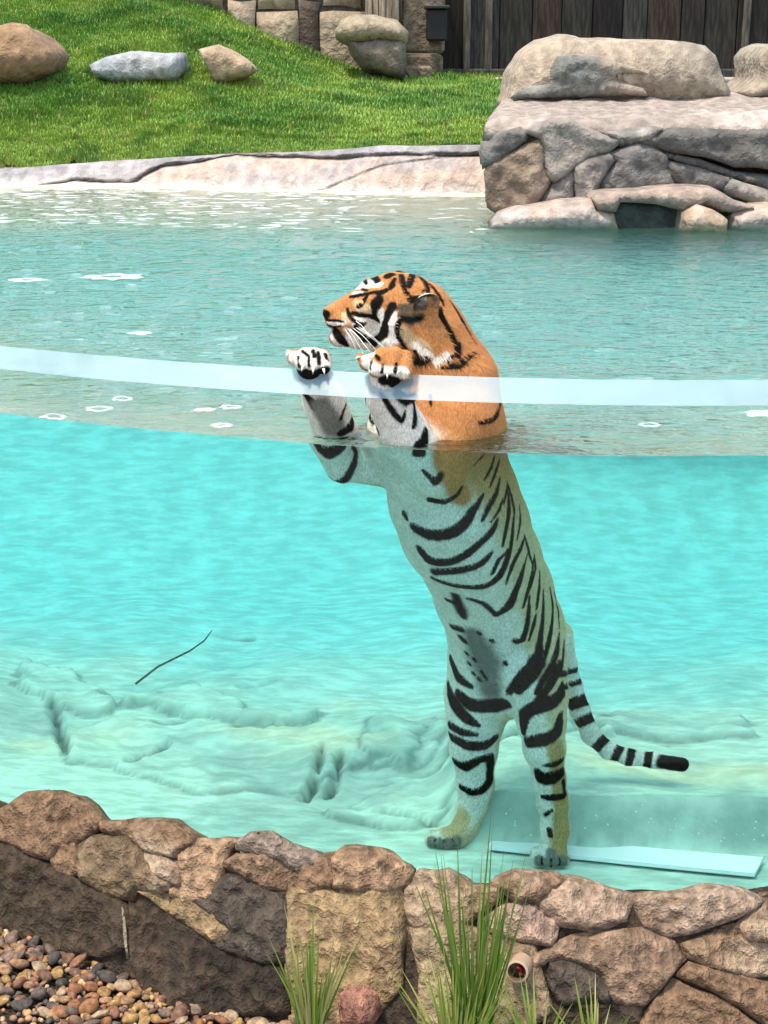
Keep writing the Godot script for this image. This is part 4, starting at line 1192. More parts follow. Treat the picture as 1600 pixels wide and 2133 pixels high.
func sdf(p: Vector3) -> float:
	var key := Vector3i((p / HASH).floor())
	var list: PackedInt32Array
	if near_bones.has(key):
		list = near_bones[key]
	else:
		var mid := (Vector3(key) + Vector3.ONE * .5) * HASH
		list = PackedInt32Array()
		for i in ba.size():
			if to_bone(mid, i) < HASH * .87 + .09:
				list.append(i)
		near_bones[key] = list
	var v := .09
	for i in list:
		var d := to_bone(p, i)
		var k := bk[i]
		var h := maxf(k - absf(v - d), 0.0) / k
		v = minf(v, d) - h * h * k * .25
	return v

# surface nets over the cells that the surface crosses
func net(h: float) -> Array:
	var lo := Vector3.INF
	var hi := -Vector3.INF
	for i in ba.size():
		lo = lo.min(ba[i] - Vector3.ONE * (ra[i] + .05)).min(bb[i] - Vector3.ONE * (rb[i] + .05))
		hi = hi.max(ba[i] + Vector3.ONE * (ra[i] + .05)).max(bb[i] + Vector3.ONE * (rb[i] + .05))
	var val := {}
	var vert := {}
	var v := PackedVector3Array()
	var idx := PackedInt32Array()
	var big := 4
	var dim := Vector3i(((hi - lo) / (h * big)).ceil())
	var cells := []
	for X in dim.x:
		for Y in dim.y:
			for Z in dim.z:
				var mid := lo + (Vector3(X, Y, Z) + Vector3.ONE * .5) * h * big
				if absf(sdf(mid)) > h * big * .9:
					continue
				for x in big:
					for y in big:
						for z in big:
							cells.append(Vector3i(X * big + x, Y * big + y, Z * big + z))
	var corner := [Vector3i(0, 0, 0), Vector3i(1, 0, 0), Vector3i(0, 1, 0), Vector3i(1, 1, 0), Vector3i(0, 0, 1), Vector3i(1, 0, 1), Vector3i(0, 1, 1), Vector3i(1, 1, 1)]
	var edges := [[0, 1], [2, 3], [4, 5], [6, 7], [0, 2], [1, 3], [4, 6], [5, 7], [0, 4], [1, 5], [2, 6], [3, 7]]
	var crossed := []
	for c in cells:
		var d := PackedFloat32Array()
		var inside := 0
		for k in 8:
			var q: Vector3i = c + corner[k]
			var t: float
			if val.has(q):
				t = val[q]
			else:
				t = sdf(lo + Vector3(q) * h)
				val[q] = t
			d.append(t)
			if t < 0:
				inside += 1
		if inside == 0 or inside == 8:
			continue
		var p := Vector3.ZERO
		var n := 0
		for e in edges:
			var a: float = d[e[0]]
			var b: float = d[e[1]]
			if (a < 0) != (b < 0):
				p += Vector3(corner[e[0]]).lerp(Vector3(corner[e[1]]), a / (a - b))
				n += 1
		vert[c] = v.size()
		v.append(lo + (Vector3(c) + p / n) * h)
		crossed.append(c)
	for c in crossed:
		for ax in 3:
			var e := Vector3i.ZERO
			e[ax] = 1
			var a: float = val[c]
			var b: float = val[c + e]
			if (a < 0) == (b < 0):
				continue
			var u := Vector3i.ZERO
			u[(ax + 1) % 3] = 1
			var w := Vector3i.ZERO
			w[(ax + 2) % 3] = 1
			if not (vert.has(c - u) and vert.has(c - w) and vert.has(c - u - w)):
				continue
			var q := [vert[c], vert[c - u], vert[c - u - w], vert[c - w]]
			if a > 0:
				q.reverse()
			idx.append_array(q)
	return [v, idx]      # quads

func finer(v: PackedVector3Array, quads: PackedInt32Array) -> Array:
	var out := v.duplicate()
	var mids := {}
	var idx := PackedInt32Array()
	for i in range(0, quads.size(), 4):
		var m := []
		for k in 4:
			var a := quads[i + k]
			var b := quads[i + (k + 1) % 4]
			var key := Vector2i(mini(a, b), maxi(a, b))
			if not mids.has(key):
				mids[key] = out.size()
				out.append((v[a] + v[b]) * .5)
			m.append(mids[key])
		var c := out.size()
		out.append((v[quads[i]] + v[quads[i + 1]] + v[quads[i + 2]] + v[quads[i + 3]]) * .25)
		for k in 4:
			idx.append_array([quads[i + k], m[k], c, m[(k + 3) % 4]])
	# back onto the surface along the gradient
	var nrm := PackedVector3Array()
	nrm.resize(out.size())
	for i in range(0, idx.size(), 4):
		var n := (out[idx[i + 2]] - out[idx[i]]).cross(out[idx[i + 3]] - out[idx[i + 1]])
		for k in 4:
			nrm[idx[i + k]] += n
	for i in out.size():
		var n := nrm[i].normalized()
		out[i] -= n * clampf(sdf(out[i]), -.006, .006)
		nrm[i] = n
	return [out, idx, nrm]

var strokes := []
var stroke_hash := {}
const SH := .05
func stroke(col: String, soft: float, pts: Array, w: Array) -> void:
	var layer := strokes.size()
	for i in pts.size() - 1:
		strokes.append([col, soft, pts[i], pts[i + 1], w[i], w[i + 1], layer])
		var id := strokes.size() - 1
		var r := maxf(w[i], w[i + 1]) * (1.0 + soft) + .008
		var lo := Vector3i(((pts[i].min(pts[i + 1]) - Vector3.ONE * r) / SH).floor())
		var hi := Vector3i(((pts[i].max(pts[i + 1]) + Vector3.ONE * r) / SH).floor())
		for x in range(lo.x, hi.x + 1):
			for y in range(lo.y, hi.y + 1):
				for z in range(lo.z, hi.z + 1):
					var key := Vector3i(x, y, z)
					if not stroke_hash.has(key):
						stroke_hash[key] = PackedInt32Array()
					stroke_hash[key].append(id)

const PAINT := {"r": Color(.50, .215, .07), "w": Color(.78, .73, .65), "b": Color(.58, .42, .24), "g": Color(.20, .19, .17), "d": Color(.09, .068, .048), "o": Color(.46, .30, .12), "k": Color(.010, .009, .008)}

func coat(p: Vector3, n: Vector3) -> Color:
	var nz := n2.get_noise_3dv(p * 60.0)
	var nf := n3.get_noise_3dv(p * 220.0)
	var ventral := n.dot(Vector3(-.80, 0, .60)) + nz * .12
	var h := p.y - .2
	var base := Color(.46, .20, .075).lerp(Color(.50, .27, .085), smoothstep(1.7, 1.2, h + nz * .1))
	base = base.lerp(Color(.68, .54, .33), smoothstep(1.55, 1.1, h))
	base = base.lerp(PAINT.w, smoothstep(.30, .62, ventral) * smoothstep(1.62, 1.5, h))
	if n.z < -.3:      # the side away from the glass: bands round the body
		var far := smoothstep(-.3, -.5, n.z)
		var bands := sin((h + p.x * .25) * 62.0 + n1.get_noise_3dv(p * 14.0) * 7.0)
		base = base.lerp(PAINT.k, far * smoothstep(.45, .6, bands + nz * .4) * smoothstep(1.75, 1.6, h))
	var key := Vector3i((p / SH).floor())
	if stroke_hash.has(key):
		var last := -1
		var best := 0.0
		var paint := base
		for id in stroke_hash[key]:
			var s: Array = strokes[id]
			if s[6] != last:
				base = base.lerp(paint, best)
				best = 0.0
				last = s[6]
				paint = PAINT[s[0]]
			var a: Vector3 = s[2]
			var d: Vector3 = s[3] - a
			var t := clampf((p - a).dot(d) / maxf(d.length_squared(), 1e-9), 0.0, 1.0)
			var r: float = lerpf(s[4], s[5], t)
			var dist := p.distance_to(a + d * t) + (nz * .10 + nf * .12) * minf(r, .02)
			var soft: float = s[1]
			best = maxf(best, 1.0 - smoothstep(r * (1.0 - soft * .6), r * (1.0 + soft * .6) + .0015, dist))
		base = base.lerp(paint, best)
	return base * (1.0 + nz * .16 + nf * .18)

func tiger() -> void:
	var root := thing("tiger", "striped orange tiger standing upright in the pool with both forepaws on the glass edge", "tiger", Vector3(.43, -1.8, -.80))
	bone(Vector3(-.279,2.093,.440),Vector3(-.208,1.929,.430),0.1306,0.1546,0.040)
	bone(Vector3(-.208,1.929,.430),Vector3(-.231,1.786,.420),0.1546,0.2083,0.040)
	bone(Vector3(-.231,1.786,.420),Vector3(-.216,1.700,.400),0.2083,0.1987,0.040)
	bone(Vector3(-.216,1.700,.400),Vector3(-.172,1.534,.330),0.1987,0.2116,0.040)
	bone(Vector3(-.172,1.534,.330),Vector3(-.127,1.411,.240),0.2116,0.2149,0.040)
	bone(Vector3(-.127,1.411,.240),Vector3(-.055,1.256,.110),0.2149,0.2005,0.040)
	bone(Vector3(-.055,1.256,.110),Vector3(.000,1.106,-.010),0.2005,0.2026,0.040)
	bone(Vector3(.000,1.106,-.010),Vector3(.056,.935,-.120),0.2026,0.2026,0.040)
	bone(Vector3(.056,.935,-.120),Vector3(.073,.769,-.160),0.2026,0.2018,0.040)
	bone(Vector3(-.137,1.960,.500),Vector3(-.119,1.802,.520),0.0714,0.0925,0.040)
	bone(Vector3(-.326,1.789,.500),Vector3(-.287,1.698,.480),0.1602,0.1294,0.040)
	bone(Vector3(-.169,1.826,.550),Vector3(-.243,1.688,.630),0.1235,0.0817,0.030)
	bone(Vector3(-.259,1.689,.635),Vector3(-.368,1.825,.680),0.0722,0.0772,0.020)
	bone(Vector3(-.368,1.825,.680),Vector3(-.418,1.953,.725),0.0772,0.0683,0.020)
	bone(Vector3(-.418,1.953,.725),Vector3(-.421,2.015,.760),0.0683,0.0570,0.020)
	bone(Vector3(-.364,1.697,.400),Vector3(-.539,1.689,.500),0.1150,0.0613,0.030)
	bone(Vector3(-.555,1.687,.510),Vector3(-.589,1.785,.550),0.0595,0.0714,0.020)
	bone(Vector3(-.589,1.785,.550),Vector3(-.623,1.914,.620),0.0714,0.0668,0.020)
	bone(Vector3(-.623,1.914,.620),Vector3(-.651,1.996,.685),0.0668,0.0534,0.020)
	bone(Vector3(-.359,2.189,.440),Vector3(-.316,2.165,.440),0.1108,0.1141,0.030)
	bone(Vector3(-.373,2.148,.495),Vector3(-.386,2.102,.490),0.0722,0.0630,0.030)
	bone(Vector3(-.430,2.218,.475),Vector3(-.477,2.194,.470),0.0596,0.0472,0.030)
	bone(Vector3(-.553,2.142,.464),Vector3(-.506,2.143,.470),0.0316,0.0379,0.012)
	bone(Vector3(-.370,2.079,.495),Vector3(-.332,2.048,.500),0.0504,0.0473,0.030)
	bone(Vector3(-.372,2.129,.385),Vector3(-.385,2.084,.390),0.0739,0.0643,0.030)
	bone(Vector3(-.430,2.207,.405),Vector3(-.478,2.184,.410),0.0605,0.0478,0.030)
	bone(Vector3(-.554,2.134,.416),Vector3(-.507,2.133,.410),0.0319,0.0383,0.012)
	bone(Vector3(-.369,2.059,.385),Vector3(-.330,2.025,.380),0.0516,0.0485,0.030)
	bone(Vector3(-.411,2.243,.440),Vector3(-.468,2.243,.440),0.0631,0.0426,0.020)
	bone(Vector3(-.469,2.233,.440),Vector3(-.592,2.180,.440),0.0426,0.0238,0.015)
	bone(Vector3(-.478,2.165,.440),Vector3(-.565,2.154,.440),0.0634,0.0397,0.020)
	bone(Vector3(-.611,2.168,.428),Vector3(-.610,2.172,.452),0.0222,0.0221,0.010)
	bone(Vector3(-.602,2.142,.424),Vector3(-.601,2.147,.456),0.0239,0.0237,0.010)
	bone(Vector3(-.430,2.097,.440),Vector3(-.570,2.087,.440),0.0573,0.0287,0.020)
	bone(Vector3(-.586,2.087,.430),Vector3(-.586,2.090,.450),0.0271,0.0270,0.012)
	bone(Vector3(-.333,2.186,.515),Vector3(-.315,2.198,.535),0.0343,0.0342,0.010)
	bone(Vector3(-.324,2.222,.530),Vector3(-.291,2.232,.552),0.0202,0.0201,0.008)
	bone(Vector3(-.379,2.257,.365),Vector3(-.382,2.277,.355),0.0256,0.0208,0.012)
	bone(Vector3(-.421,2.015,.760),Vector3(-.408,2.058,.785),0.0540,0.0506,0.015)
	bone(Vector3(-.455,2.080,.800),Vector3(-.482,2.079,.822),0.0281,0.0251,0.006)
	bone(Vector3(-.434,2.095,.812),Vector3(-.451,2.061,.836),0.0310,0.0265,0.006)
	bone(Vector3(-.400,2.098,.812),Vector3(-.412,2.054,.842),0.0310,0.0265,0.006)
	bone(Vector3(-.368,2.087,.805),Vector3(-.371,2.054,.834),0.0296,0.0280,0.006)
	bone(Vector3(-.494,2.086,.800),Vector3(-.505,2.096,.812),0.0163,0.0118,0.006)
	bone(Vector3(-.651,1.996,.685),Vector3(-.657,2.044,.710),0.0519,0.0484,0.015)
	bone(Vector3(-.698,2.076,.715),Vector3(-.712,2.075,.740),0.0226,0.0210,0.006)
	bone(Vector3(-.677,2.082,.722),Vector3(-.685,2.061,.748),0.0271,0.0240,0.006)
	bone(Vector3(-.650,2.084,.725),Vector3(-.652,2.055,.754),0.0271,0.0240,0.006)
	bone(Vector3(-.624,2.077,.720),Vector3(-.618,2.052,.748),0.0256,0.0240,0.006)
	bone(Vector3(-.719,2.088,.720),Vector3(-.729,2.093,.730),0.0151,0.0105,0.006)
	bone(Vector3(.129,.887,-.060),Vector3(.142,.801,.000),0.1303,0.1222,0.020)
	bone(Vector3(.121,.801,-.030),Vector3(.169,.705,.000),0.1563,0.1005,0.030)
	bone(Vector3(.169,.705,.000),Vector3(.183,.606,-.010),0.1005,0.0843,0.030)
	bone(Vector3(.183,.606,-.010),Vector3(.197,.489,-.010),0.0843,0.0716,0.030)
	bone(Vector3(.197,.489,-.010),Vector3(.219,.365,-.025),0.0716,0.0551,0.030)
	bone(Vector3(.219,.365,-.025),Vector3(.238,.262,-.045),0.0551,0.0556,0.030)
	bone(Vector3(.238,.262,-.045),Vector3(.250,.145,-.050),0.0556,0.0482,0.030)
	bone(Vector3(.250,.145,-.050),Vector3(.241,.049,-.035),0.0482,0.0522,0.030)
	bone(Vector3(.241,.038,-.035),Vector3(.232,.040,-.005),0.0522,0.0501,0.015)
	bone(Vector3(.187,.045,-.025),Vector3(.188,.027,.005),0.0290,0.0269,0.006)
	bone(Vector3(.207,.053,-.008),Vector3(.214,.035,.022),0.0289,0.0268,0.006)
	bone(Vector3(.232,.054,-.006),Vector3(.245,.036,.024),0.0289,0.0268,0.006)
	bone(Vector3(.256,.050,-.018),Vector3(.275,.032,.012),0.0289,0.0269,0.006)
	bone(Vector3(.017,.765,-.170),Vector3(-.023,.641,-.190),0.1679,0.1271,0.030)
	bone(Vector3(-.023,.641,-.190),Vector3(-.038,.541,-.190),0.1271,0.1026,0.030)
	bone(Vector3(-.038,.541,-.190),Vector3(-.040,.418,-.200),0.1026,0.0838,0.030)
	bone(Vector3(-.040,.418,-.200),Vector3(-.030,.258,-.220),0.0838,0.0651,0.030)
	bone(Vector3(-.030,.258,-.220),Vector3(-.036,.161,-.230),0.0651,0.0516,0.030)
	bone(Vector3(-.036,.161,-.230),Vector3(-.066,.071,-.220),0.0516,0.0457,0.030)
	bone(Vector3(-.066,.071,-.220),Vector3(-.095,.039,-.210),0.0457,0.0457,0.030)
	bone(Vector3(-.098,.035,-.210),Vector3(-.135,.036,-.195),0.0477,0.0456,0.015)
	bone(Vector3(-.186,.036,-.212),Vector3(-.192,.025,-.182),0.0279,0.0258,0.006)
	bone(Vector3(-.164,.042,-.198),Vector3(-.164,.031,-.168),0.0278,0.0257,0.006)
	bone(Vector3(-.137,.044,-.196),Vector3(-.130,.033,-.166),0.0278,0.0257,0.006)
	bone(Vector3(-.112,.041,-.205),Vector3(-.099,.030,-.175),0.0278,0.0257,0.006)
	bone(Vector3(.232,.876,-.200),Vector3(.292,.758,-.270),0.0801,0.0388,0.020)
	bone(Vector3(.292,.758,-.270),Vector3(.325,.644,-.320),0.0388,0.0364,0.020)
	bone(Vector3(.325,.644,-.320),Vector3(.359,.538,-.340),0.0364,0.0357,0.020)
	bone(Vector3(.359,.538,-.340),Vector3(.406,.429,-.350),0.0357,0.0339,0.020)
	bone(Vector3(.406,.429,-.350),Vector3(.473,.363,-.360),0.0339,0.0321,0.020)
	bone(Vector3(.473,.363,-.360),Vector3(.550,.332,-.370),0.0321,0.0312,0.020)
	bone(Vector3(.550,.332,-.370),Vector3(.649,.316,-.380),0.0312,0.0302,0.020)
	bone(Vector3(.649,.316,-.380),Vector3(.744,.300,-.380),0.0302,0.0303,0.020)
	stroke("w",0.50,[Vector3(-.354,1.846,.763),Vector3(-.352,1.810,.760),Vector3(-.348,1.774,.746),Vector3(-.340,1.726,.721),Vector3(-.331,1.673,.677),Vector3(-.312,1.621,.590),Vector3(-.296,1.581,.564),Vector3(-.277,1.545,.544),Vector3(-.258,1.513,.539),Vector3(-.235,1.483,.538),Vector3(-.212,1.453,.532),Vector3(-.190,1.421,.521),Vector3(-.166,1.386,.496),Vector3(-.149,1.344,.465),Vector3(-.133,1.303,.439),Vector3(-.119,1.261,.408),Vector3(-.104,1.212,.355),Vector3(-.090,1.172,.313),Vector3(-.077,1.135,.284),Vector3(-.066,1.091,.245),Vector3(-.055,1.044,.201),Vector3(-.050,.995,.167),Vector3(-.045,.943,.125),Vector3(-.039,.890,.080),Vector3(-.036,.827,.046),Vector3(-.034,.768,.025)],[.1137,.1197,.1260,.1328,.1403,.1451,.1482,.1511,.1536,.1498,.1462,.1427,.1396,.1366,.1334,.1303,.1277,.1268,.1255,.1245,.1236,.1247,.1259,.1273,.1284,.1293])
	stroke("w",0.40,[Vector3(-.430,1.963,.802),Vector3(-.415,1.931,.795),Vector3(-.400,1.898,.782),Vector3(-.381,1.859,.769),Vector3(-.362,1.822,.763),Vector3(-.344,1.796,.754),Vector3(-.324,1.773,.741),Vector3(-.296,1.740,.728)],[.0783,.0786,.0790,.0794,.0797,.0733,.0669,.0538])
	stroke("w",0.40,[Vector3(-.476,1.904,.729),Vector3(-.474,1.832,.546),Vector3(-.462,1.815,.581),Vector3(-.446,1.817,.713),Vector3(-.430,1.788,.721),Vector3(-.406,1.766,.724),Vector3(-.383,1.733,.697),Vector3(-.365,1.711,.688),Vector3(-.347,1.689,.679)],[.0836,.0871,.0866,.0844,.0844,.0883,.0928,.0970,.1011])
	stroke("w",0.40,[Vector3(-.642,1.976,.737),Vector3(-.634,1.950,.720),Vector3(-.626,1.924,.703),Vector3(-.617,1.889,.688),Vector3(-.608,1.854,.666),Vector3(-.603,1.814,.645),Vector3(-.598,1.776,.629),Vector3(-.584,1.752,.619),Vector3(-.577,1.717,.596),Vector3(-.559,1.685,.577),Vector3(-.545,1.672,.570)],[.1133,.1139,.1145,.1151,.1158,.1147,.1134,.1118,.1106,.0993,.0876])
	stroke("w",0.40,[Vector3(-.513,1.687,.561),Vector3(-.480,1.679,.545),Vector3(-.448,1.672,.536),Vector3(-.417,1.668,.544)],[.0717,.0719,.0721,.0720])
	stroke("w",0.40,[Vector3(-.081,.731,-.029),Vector3(-.073,.679,-.045),Vector3(-.065,.627,-.062),Vector3(-.060,.583,-.073),Vector3(-.054,.540,-.080),Vector3(-.049,.496,-.089),Vector3(-.044,.432,-.107),Vector3(-.039,.368,-.120),Vector3(-.037,.309,-.141),Vector3(-.036,.255,-.147),Vector3(-.041,.218,-.158),Vector3(-.046,.181,-.169),Vector3(-.058,.141,-.174)],[.1214,.1173,.1132,.1105,.1077,.1049,.0972,.0892,.0813,.0731,.0672,.0613,.0492])
	stroke("g",0.90,[Vector3(-.083,.993,.153),Vector3(-.059,.932,.109),Vector3(-.044,.892,.079),Vector3(-.031,.855,.063),Vector3(-.024,.821,.053),Vector3(-.017,.788,.051),Vector3(-.008,.731,.027)],[.0357,.0519,.0602,.0685,.0630,.0574,.0462])
	stroke("w",0.50,[Vector3(.056,1.064,.201),Vector3(.061,1.008,.169),Vector3(.067,.948,.128),Vector3(.072,.891,.101),Vector3(.073,.846,.114),Vector3(.075,.798,.115)],[.0309,.0320,.0333,.0344,.0353,.0363])
	stroke("w",0.40,[Vector3(.087,.736,.098),Vector3(.097,.682,.078),Vector3(.108,.627,.058),Vector3(.116,.586,.050),Vector3(.125,.544,.041),Vector3(.133,.506,.041),Vector3(.146,.468,.048),Vector3(.161,.424,.034),Vector3(.175,.382,.026),Vector3(.187,.343,.025),Vector3(.196,.282,.006),Vector3(.204,.223,-.003),Vector3(.208,.174,-.012),Vector3(.211,.131,-.007)],[.0548,.0551,.0555,.0557,.0559,.0560,.0514,.0469,.0424,.0377,.0370,.0362,.0354,.0345])
	stroke("o",0.50,[Vector3(.233,.514,.059),Vector3(.241,.457,.049),Vector3(.251,.397,.029),Vector3(.256,.352,.025),Vector3(.262,.303,.011),Vector3(.267,.260,.012),Vector3(.271,.202,-.002),Vector3(.273,.150,.001),Vector3(.274,.112,-.000),Vector3(.274,.076,.005)],[.0372,.0360,.0348,.0340,.0332,.0323,.0363,.0402,.0441,.0480])
	stroke("b",0.50,[Vector3(-.084,.135,-.189),Vector3(-.097,.106,-.188),Vector3(-.110,.081,-.178)],[.0395,.0445,.0494])
	stroke("g",0.50,[Vector3(.185,.043,.028),Vector3(.187,.032,.033)],[.0191,.0191])
	stroke("g",0.50,[Vector3(.211,.041,.049),Vector3(.213,.029,.049)],[.0191,.0191])
	stroke("g",0.50,[Vector3(.242,.043,.050),Vector3(.244,.031,.051)],[.0191,.0191])
	stroke("g",0.50,[Vector3(.272,.047,.035),Vector3(.273,.036,.039)],[.0191,.0191])
	stroke("g",0.50,[Vector3(.228,.075,.031),Vector3(.229,.066,.038)],[.0191,.0191])
	stroke("g",0.50,[Vector3(-.194,.040,-.161),Vector3(-.192,.029,-.156)],[.0197,.0197])
	stroke("g",0.50,[Vector3(-.166,.037,-.143),Vector3(-.164,.025,-.142)],[.0197,.0197])
	stroke("g",0.50,[Vector3(-.132,.039,-.141),Vector3(-.130,.027,-.140)],[.0197,.0197])
	stroke("g",0.50,[Vector3(-.101,.045,-.153),Vector3(-.099,.034,-.149)],[.0197,.0197])
	stroke("k",0.30,[Vector3(.198,.055,.034),Vector3(.198,.027,.043)],[.0038,.0048])
	stroke("k",0.30,[Vector3(.229,.050,.045),Vector3(.230,.016,.041)],[.0038,.0048])
	stroke("k",0.30,[Vector3(.259,.055,.039),Vector3(.259,.024,.045)],[.0038,.0048])
	stroke("k",0.30,[Vector3(-.180,.047,-.154),Vector3(-.179,.013,-.156)],[.0039,.0049])
	stroke("k",0.30,[Vector3(-.148,.046,-.148),Vector3(-.147,.008,-.159)],[.0039,.0049])
	stroke("k",0.30,[Vector3(-.116,.049,-.152),Vector3(-.115,.016,-.153)],[.0039,.0049])
	stroke("w",0.30,[Vector3(.281,.856,-.140),Vector3(.291,.808,-.180),Vector3(.300,.760,-.219),Vector3(.310,.709,-.250),Vector3(.319,.659,-.272),Vector3(.336,.600,-.291),Vector3(.354,.551,-.298),Vector3(.376,.494,-.308),Vector3(.401,.443,-.311),Vector3(.433,.404,-.319),Vector3(.469,.376,-.323),Vector3(.505,.357,-.331),Vector3(.545,.345,-.335),Vector3(.593,.334,-.344),Vector3(.644,.328,-.346),Vector3(.677,.321,-.349),Vector3(.709,.315,-.351),Vector3(.761,.305,-.355)],[.0567,.0572,.0577,.0581,.0585,.0588,.0590,.0593,.0595,.0596,.0598,.0599,.0600,.0601,.0601,.0602,.0602,.0603])
	stroke("w",0.40,[Vector3(-.502,2.189,.511),Vector3(-.486,2.184,.516),Vector3(-.467,2.178,.518),Vector3(-.453,2.172,.522),Vector3(-.444,2.168,.528)],[.0220,.0234,.0249,.0234,.0219])
	stroke("w",0.45,[Vector3(-.560,2.080,.471),Vector3(-.534,2.076,.474),Vector3(-.501,2.071,.478),Vector3(-.466,2.069,.483),Vector3(-.438,2.072,.514)],[.0206,.0261,.0316,.0332,.0346])
	stroke("w",0.40,[Vector3(-.520,2.147,.505),Vector3(-.499,2.135,.507),Vector3(-.473,2.121,.494),Vector3(-.450,2.118,.502),Vector3(-.432,2.122,.534)],[.0176,.0235,.0295,.0309,.0322])
	stroke("w",0.35,[Vector3(-.417,2.172,.551),Vector3(-.416,2.149,.554),Vector3(-.414,2.125,.551)],[.0160,.0167,.0175])
	stroke("b",0.50,[Vector3(-.562,2.172,.483),Vector3(-.547,2.151,.498)],[.0088,.0103])
	stroke("w",0.35,[Vector3(-.520,2.253,.436),Vector3(-.505,2.264,.457),Vector3(-.485,2.272,.470),Vector3(-.463,2.273,.480),Vector3(-.447,2.273,.497)],[.0089,.0125,.0161,.0146,.0131])
	stroke("w",0.35,[Vector3(-.532,2.239,.458),Vector3(-.502,2.245,.477)],[.0044,.0053])
	stroke("b",0.50,[Vector3(-.523,2.211,.482),Vector3(-.508,2.202,.505),Vector3(-.490,2.190,.515),Vector3(-.474,2.182,.517),Vector3(-.461,2.179,.520)],[.0118,.0139,.0161,.0146,.0132])
	stroke("w",0.35,[Vector3(-.441,2.193,.534),Vector3(-.447,2.165,.525)],[.0117,.0132])
	stroke("w",0.35,[Vector3(-.400,2.185,.557),Vector3(-.401,2.168,.561),Vector3(-.401,2.145,.561),Vector3(-.402,2.119,.556),Vector3(-.403,2.099,.553)],[.0116,.0123,.0131,.0146,.0161])
	stroke("w",0.35,[Vector3(-.444,2.085,.511),Vector3(-.414,2.089,.547)],[.0133,.0161])
	stroke("w",0.30,[Vector3(-.612,2.148,.477),Vector3(-.602,2.144,.480),Vector3(-.589,2.141,.480),Vector3(-.575,2.144,.490),Vector3(-.564,2.148,.494)],[.0089,.0096,.0103,.0096,.0088])
	stroke("w",0.35,[Vector3(-.598,2.110,.466),Vector3(-.595,2.097,.475),Vector3(-.589,2.082,.476),Vector3(-.576,2.073,.471),Vector3(-.563,2.068,.464)],[.0119,.0141,.0163,.0149,.0134])
	stroke("w",0.40,[Vector3(-.517,2.161,.503),Vector3(-.502,2.152,.508),Vector3(-.485,2.141,.505),Vector3(-.471,2.132,.499),Vector3(-.461,2.127,.494)],[.0103,.0132,.0162,.0147,.0133])
	stroke("w",0.35,[Vector3(-.553,2.120,.488),Vector3(-.543,2.109,.480),Vector3(-.527,2.100,.480),Vector3(-.504,2.100,.485),Vector3(-.485,2.102,.488)],[.0133,.0141,.0148,.0140,.0133])
	stroke("b",0.60,[Vector3(-.371,2.134,.566),Vector3(-.360,2.118,.562),Vector3(-.344,2.100,.560),Vector3(-.322,2.087,.564),Vector3(-.304,2.078,.568)],[.0174,.0189,.0204,.0211,.0219])
	stroke("w",0.50,[Vector3(-.333,2.086,.560),Vector3(-.308,2.069,.566),Vector3(-.283,2.052,.571)],[.0102,.0117,.0131])
	stroke("w",0.50,[Vector3(-.225,2.058,.570),Vector3(-.260,2.035,.575)],[.0102,.0117])
	stroke("d",0.50,[Vector3(-.377,2.207,.553),Vector3(-.360,2.206,.554),Vector3(-.339,2.205,.559),Vector3(-.318,2.209,.568),Vector3(-.302,2.212,.564)],[.0116,.0130,.0145,.0137,.0130])
	stroke("d",0.50,[Vector3(-.371,2.183,.563),Vector3(-.360,2.177,.564),Vector3(-.345,2.171,.564),Vector3(-.327,2.173,.562),Vector3(-.313,2.177,.564)],[.0159,.0188,.0217,.0189,.0159])
	stroke("g",0.50,[Vector3(-.322,2.220,.561),Vector3(-.291,2.225,.571)],[.0058,.0072])
	stroke("k",0.25,[Vector3(-.541,2.227,.464),Vector3(-.528,2.230,.469),Vector3(-.511,2.235,.477),Vector3(-.498,2.238,.485),Vector3(-.485,2.242,.496),Vector3(-.472,2.247,.505),Vector3(-.461,2.250,.514),Vector3(-.452,2.250,.521),Vector3(-.444,2.250,.525),Vector3(-.432,2.254,.525),Vector3(-.423,2.258,.523)],[.0050,.0059,.0067,.0064,.0061,.0058,.0055,.0075,.0094,.0088,.0083])
	stroke("k",0.25,[Vector3(-.517,2.201,.496),Vector3(-.512,2.203,.502),Vector3(-.505,2.209,.506),Vector3(-.499,2.217,.506),Vector3(-.493,2.226,.503),Vector3(-.488,2.232,.502),Vector3(-.485,2.237,.502)],[.0067,.0081,.0095,.0094,.0094,.0078,.0061])
	stroke("k",0.25,[Vector3(-.550,2.189,.476),Vector3(-.548,2.181,.482),Vector3(-.544,2.171,.490),Vector3(-.536,2.161,.498),Vector3(-.526,2.152,.503),Vector3(-.510,2.147,.508),Vector3(-.497,2.145,.508)],[.0045,.0056,.0067,.0067,.0067,.0056,.0045])
	stroke("k",0.25,[Vector3(-.533,2.179,.489),Vector3(-.524,2.177,.495),Vector3(-.511,2.174,.503),Vector3(-.498,2.174,.509),Vector3(-.485,2.173,.513),Vector3(-.472,2.171,.514),Vector3(-.461,2.167,.516),Vector3(-.452,2.161,.517),Vector3(-.447,2.155,.520)],[.0061,.0073,.0084,.0084,.0083,.0095,.0106,.0086,.0067])
	stroke("k",0.25,[Vector3(-.446,2.229,.532),Vector3(-.451,2.221,.530),Vector3(-.457,2.212,.528),Vector3(-.460,2.204,.527),Vector3(-.461,2.194,.525),Vector3(-.461,2.181,.521),Vector3(-.460,2.169,.517)],[.0155,.0177,.0199,.0155,.0111,.0097,.0083])
	stroke("k",0.25,[Vector3(-.403,2.209,.547),Vector3(-.408,2.200,.548),Vector3(-.414,2.189,.548),Vector3(-.419,2.179,.548),Vector3(-.423,2.168,.548),Vector3(-.427,2.157,.545),Vector3(-.430,2.147,.540)],[.0160,.0149,.0138,.0130,.0122,.0116,.0111])
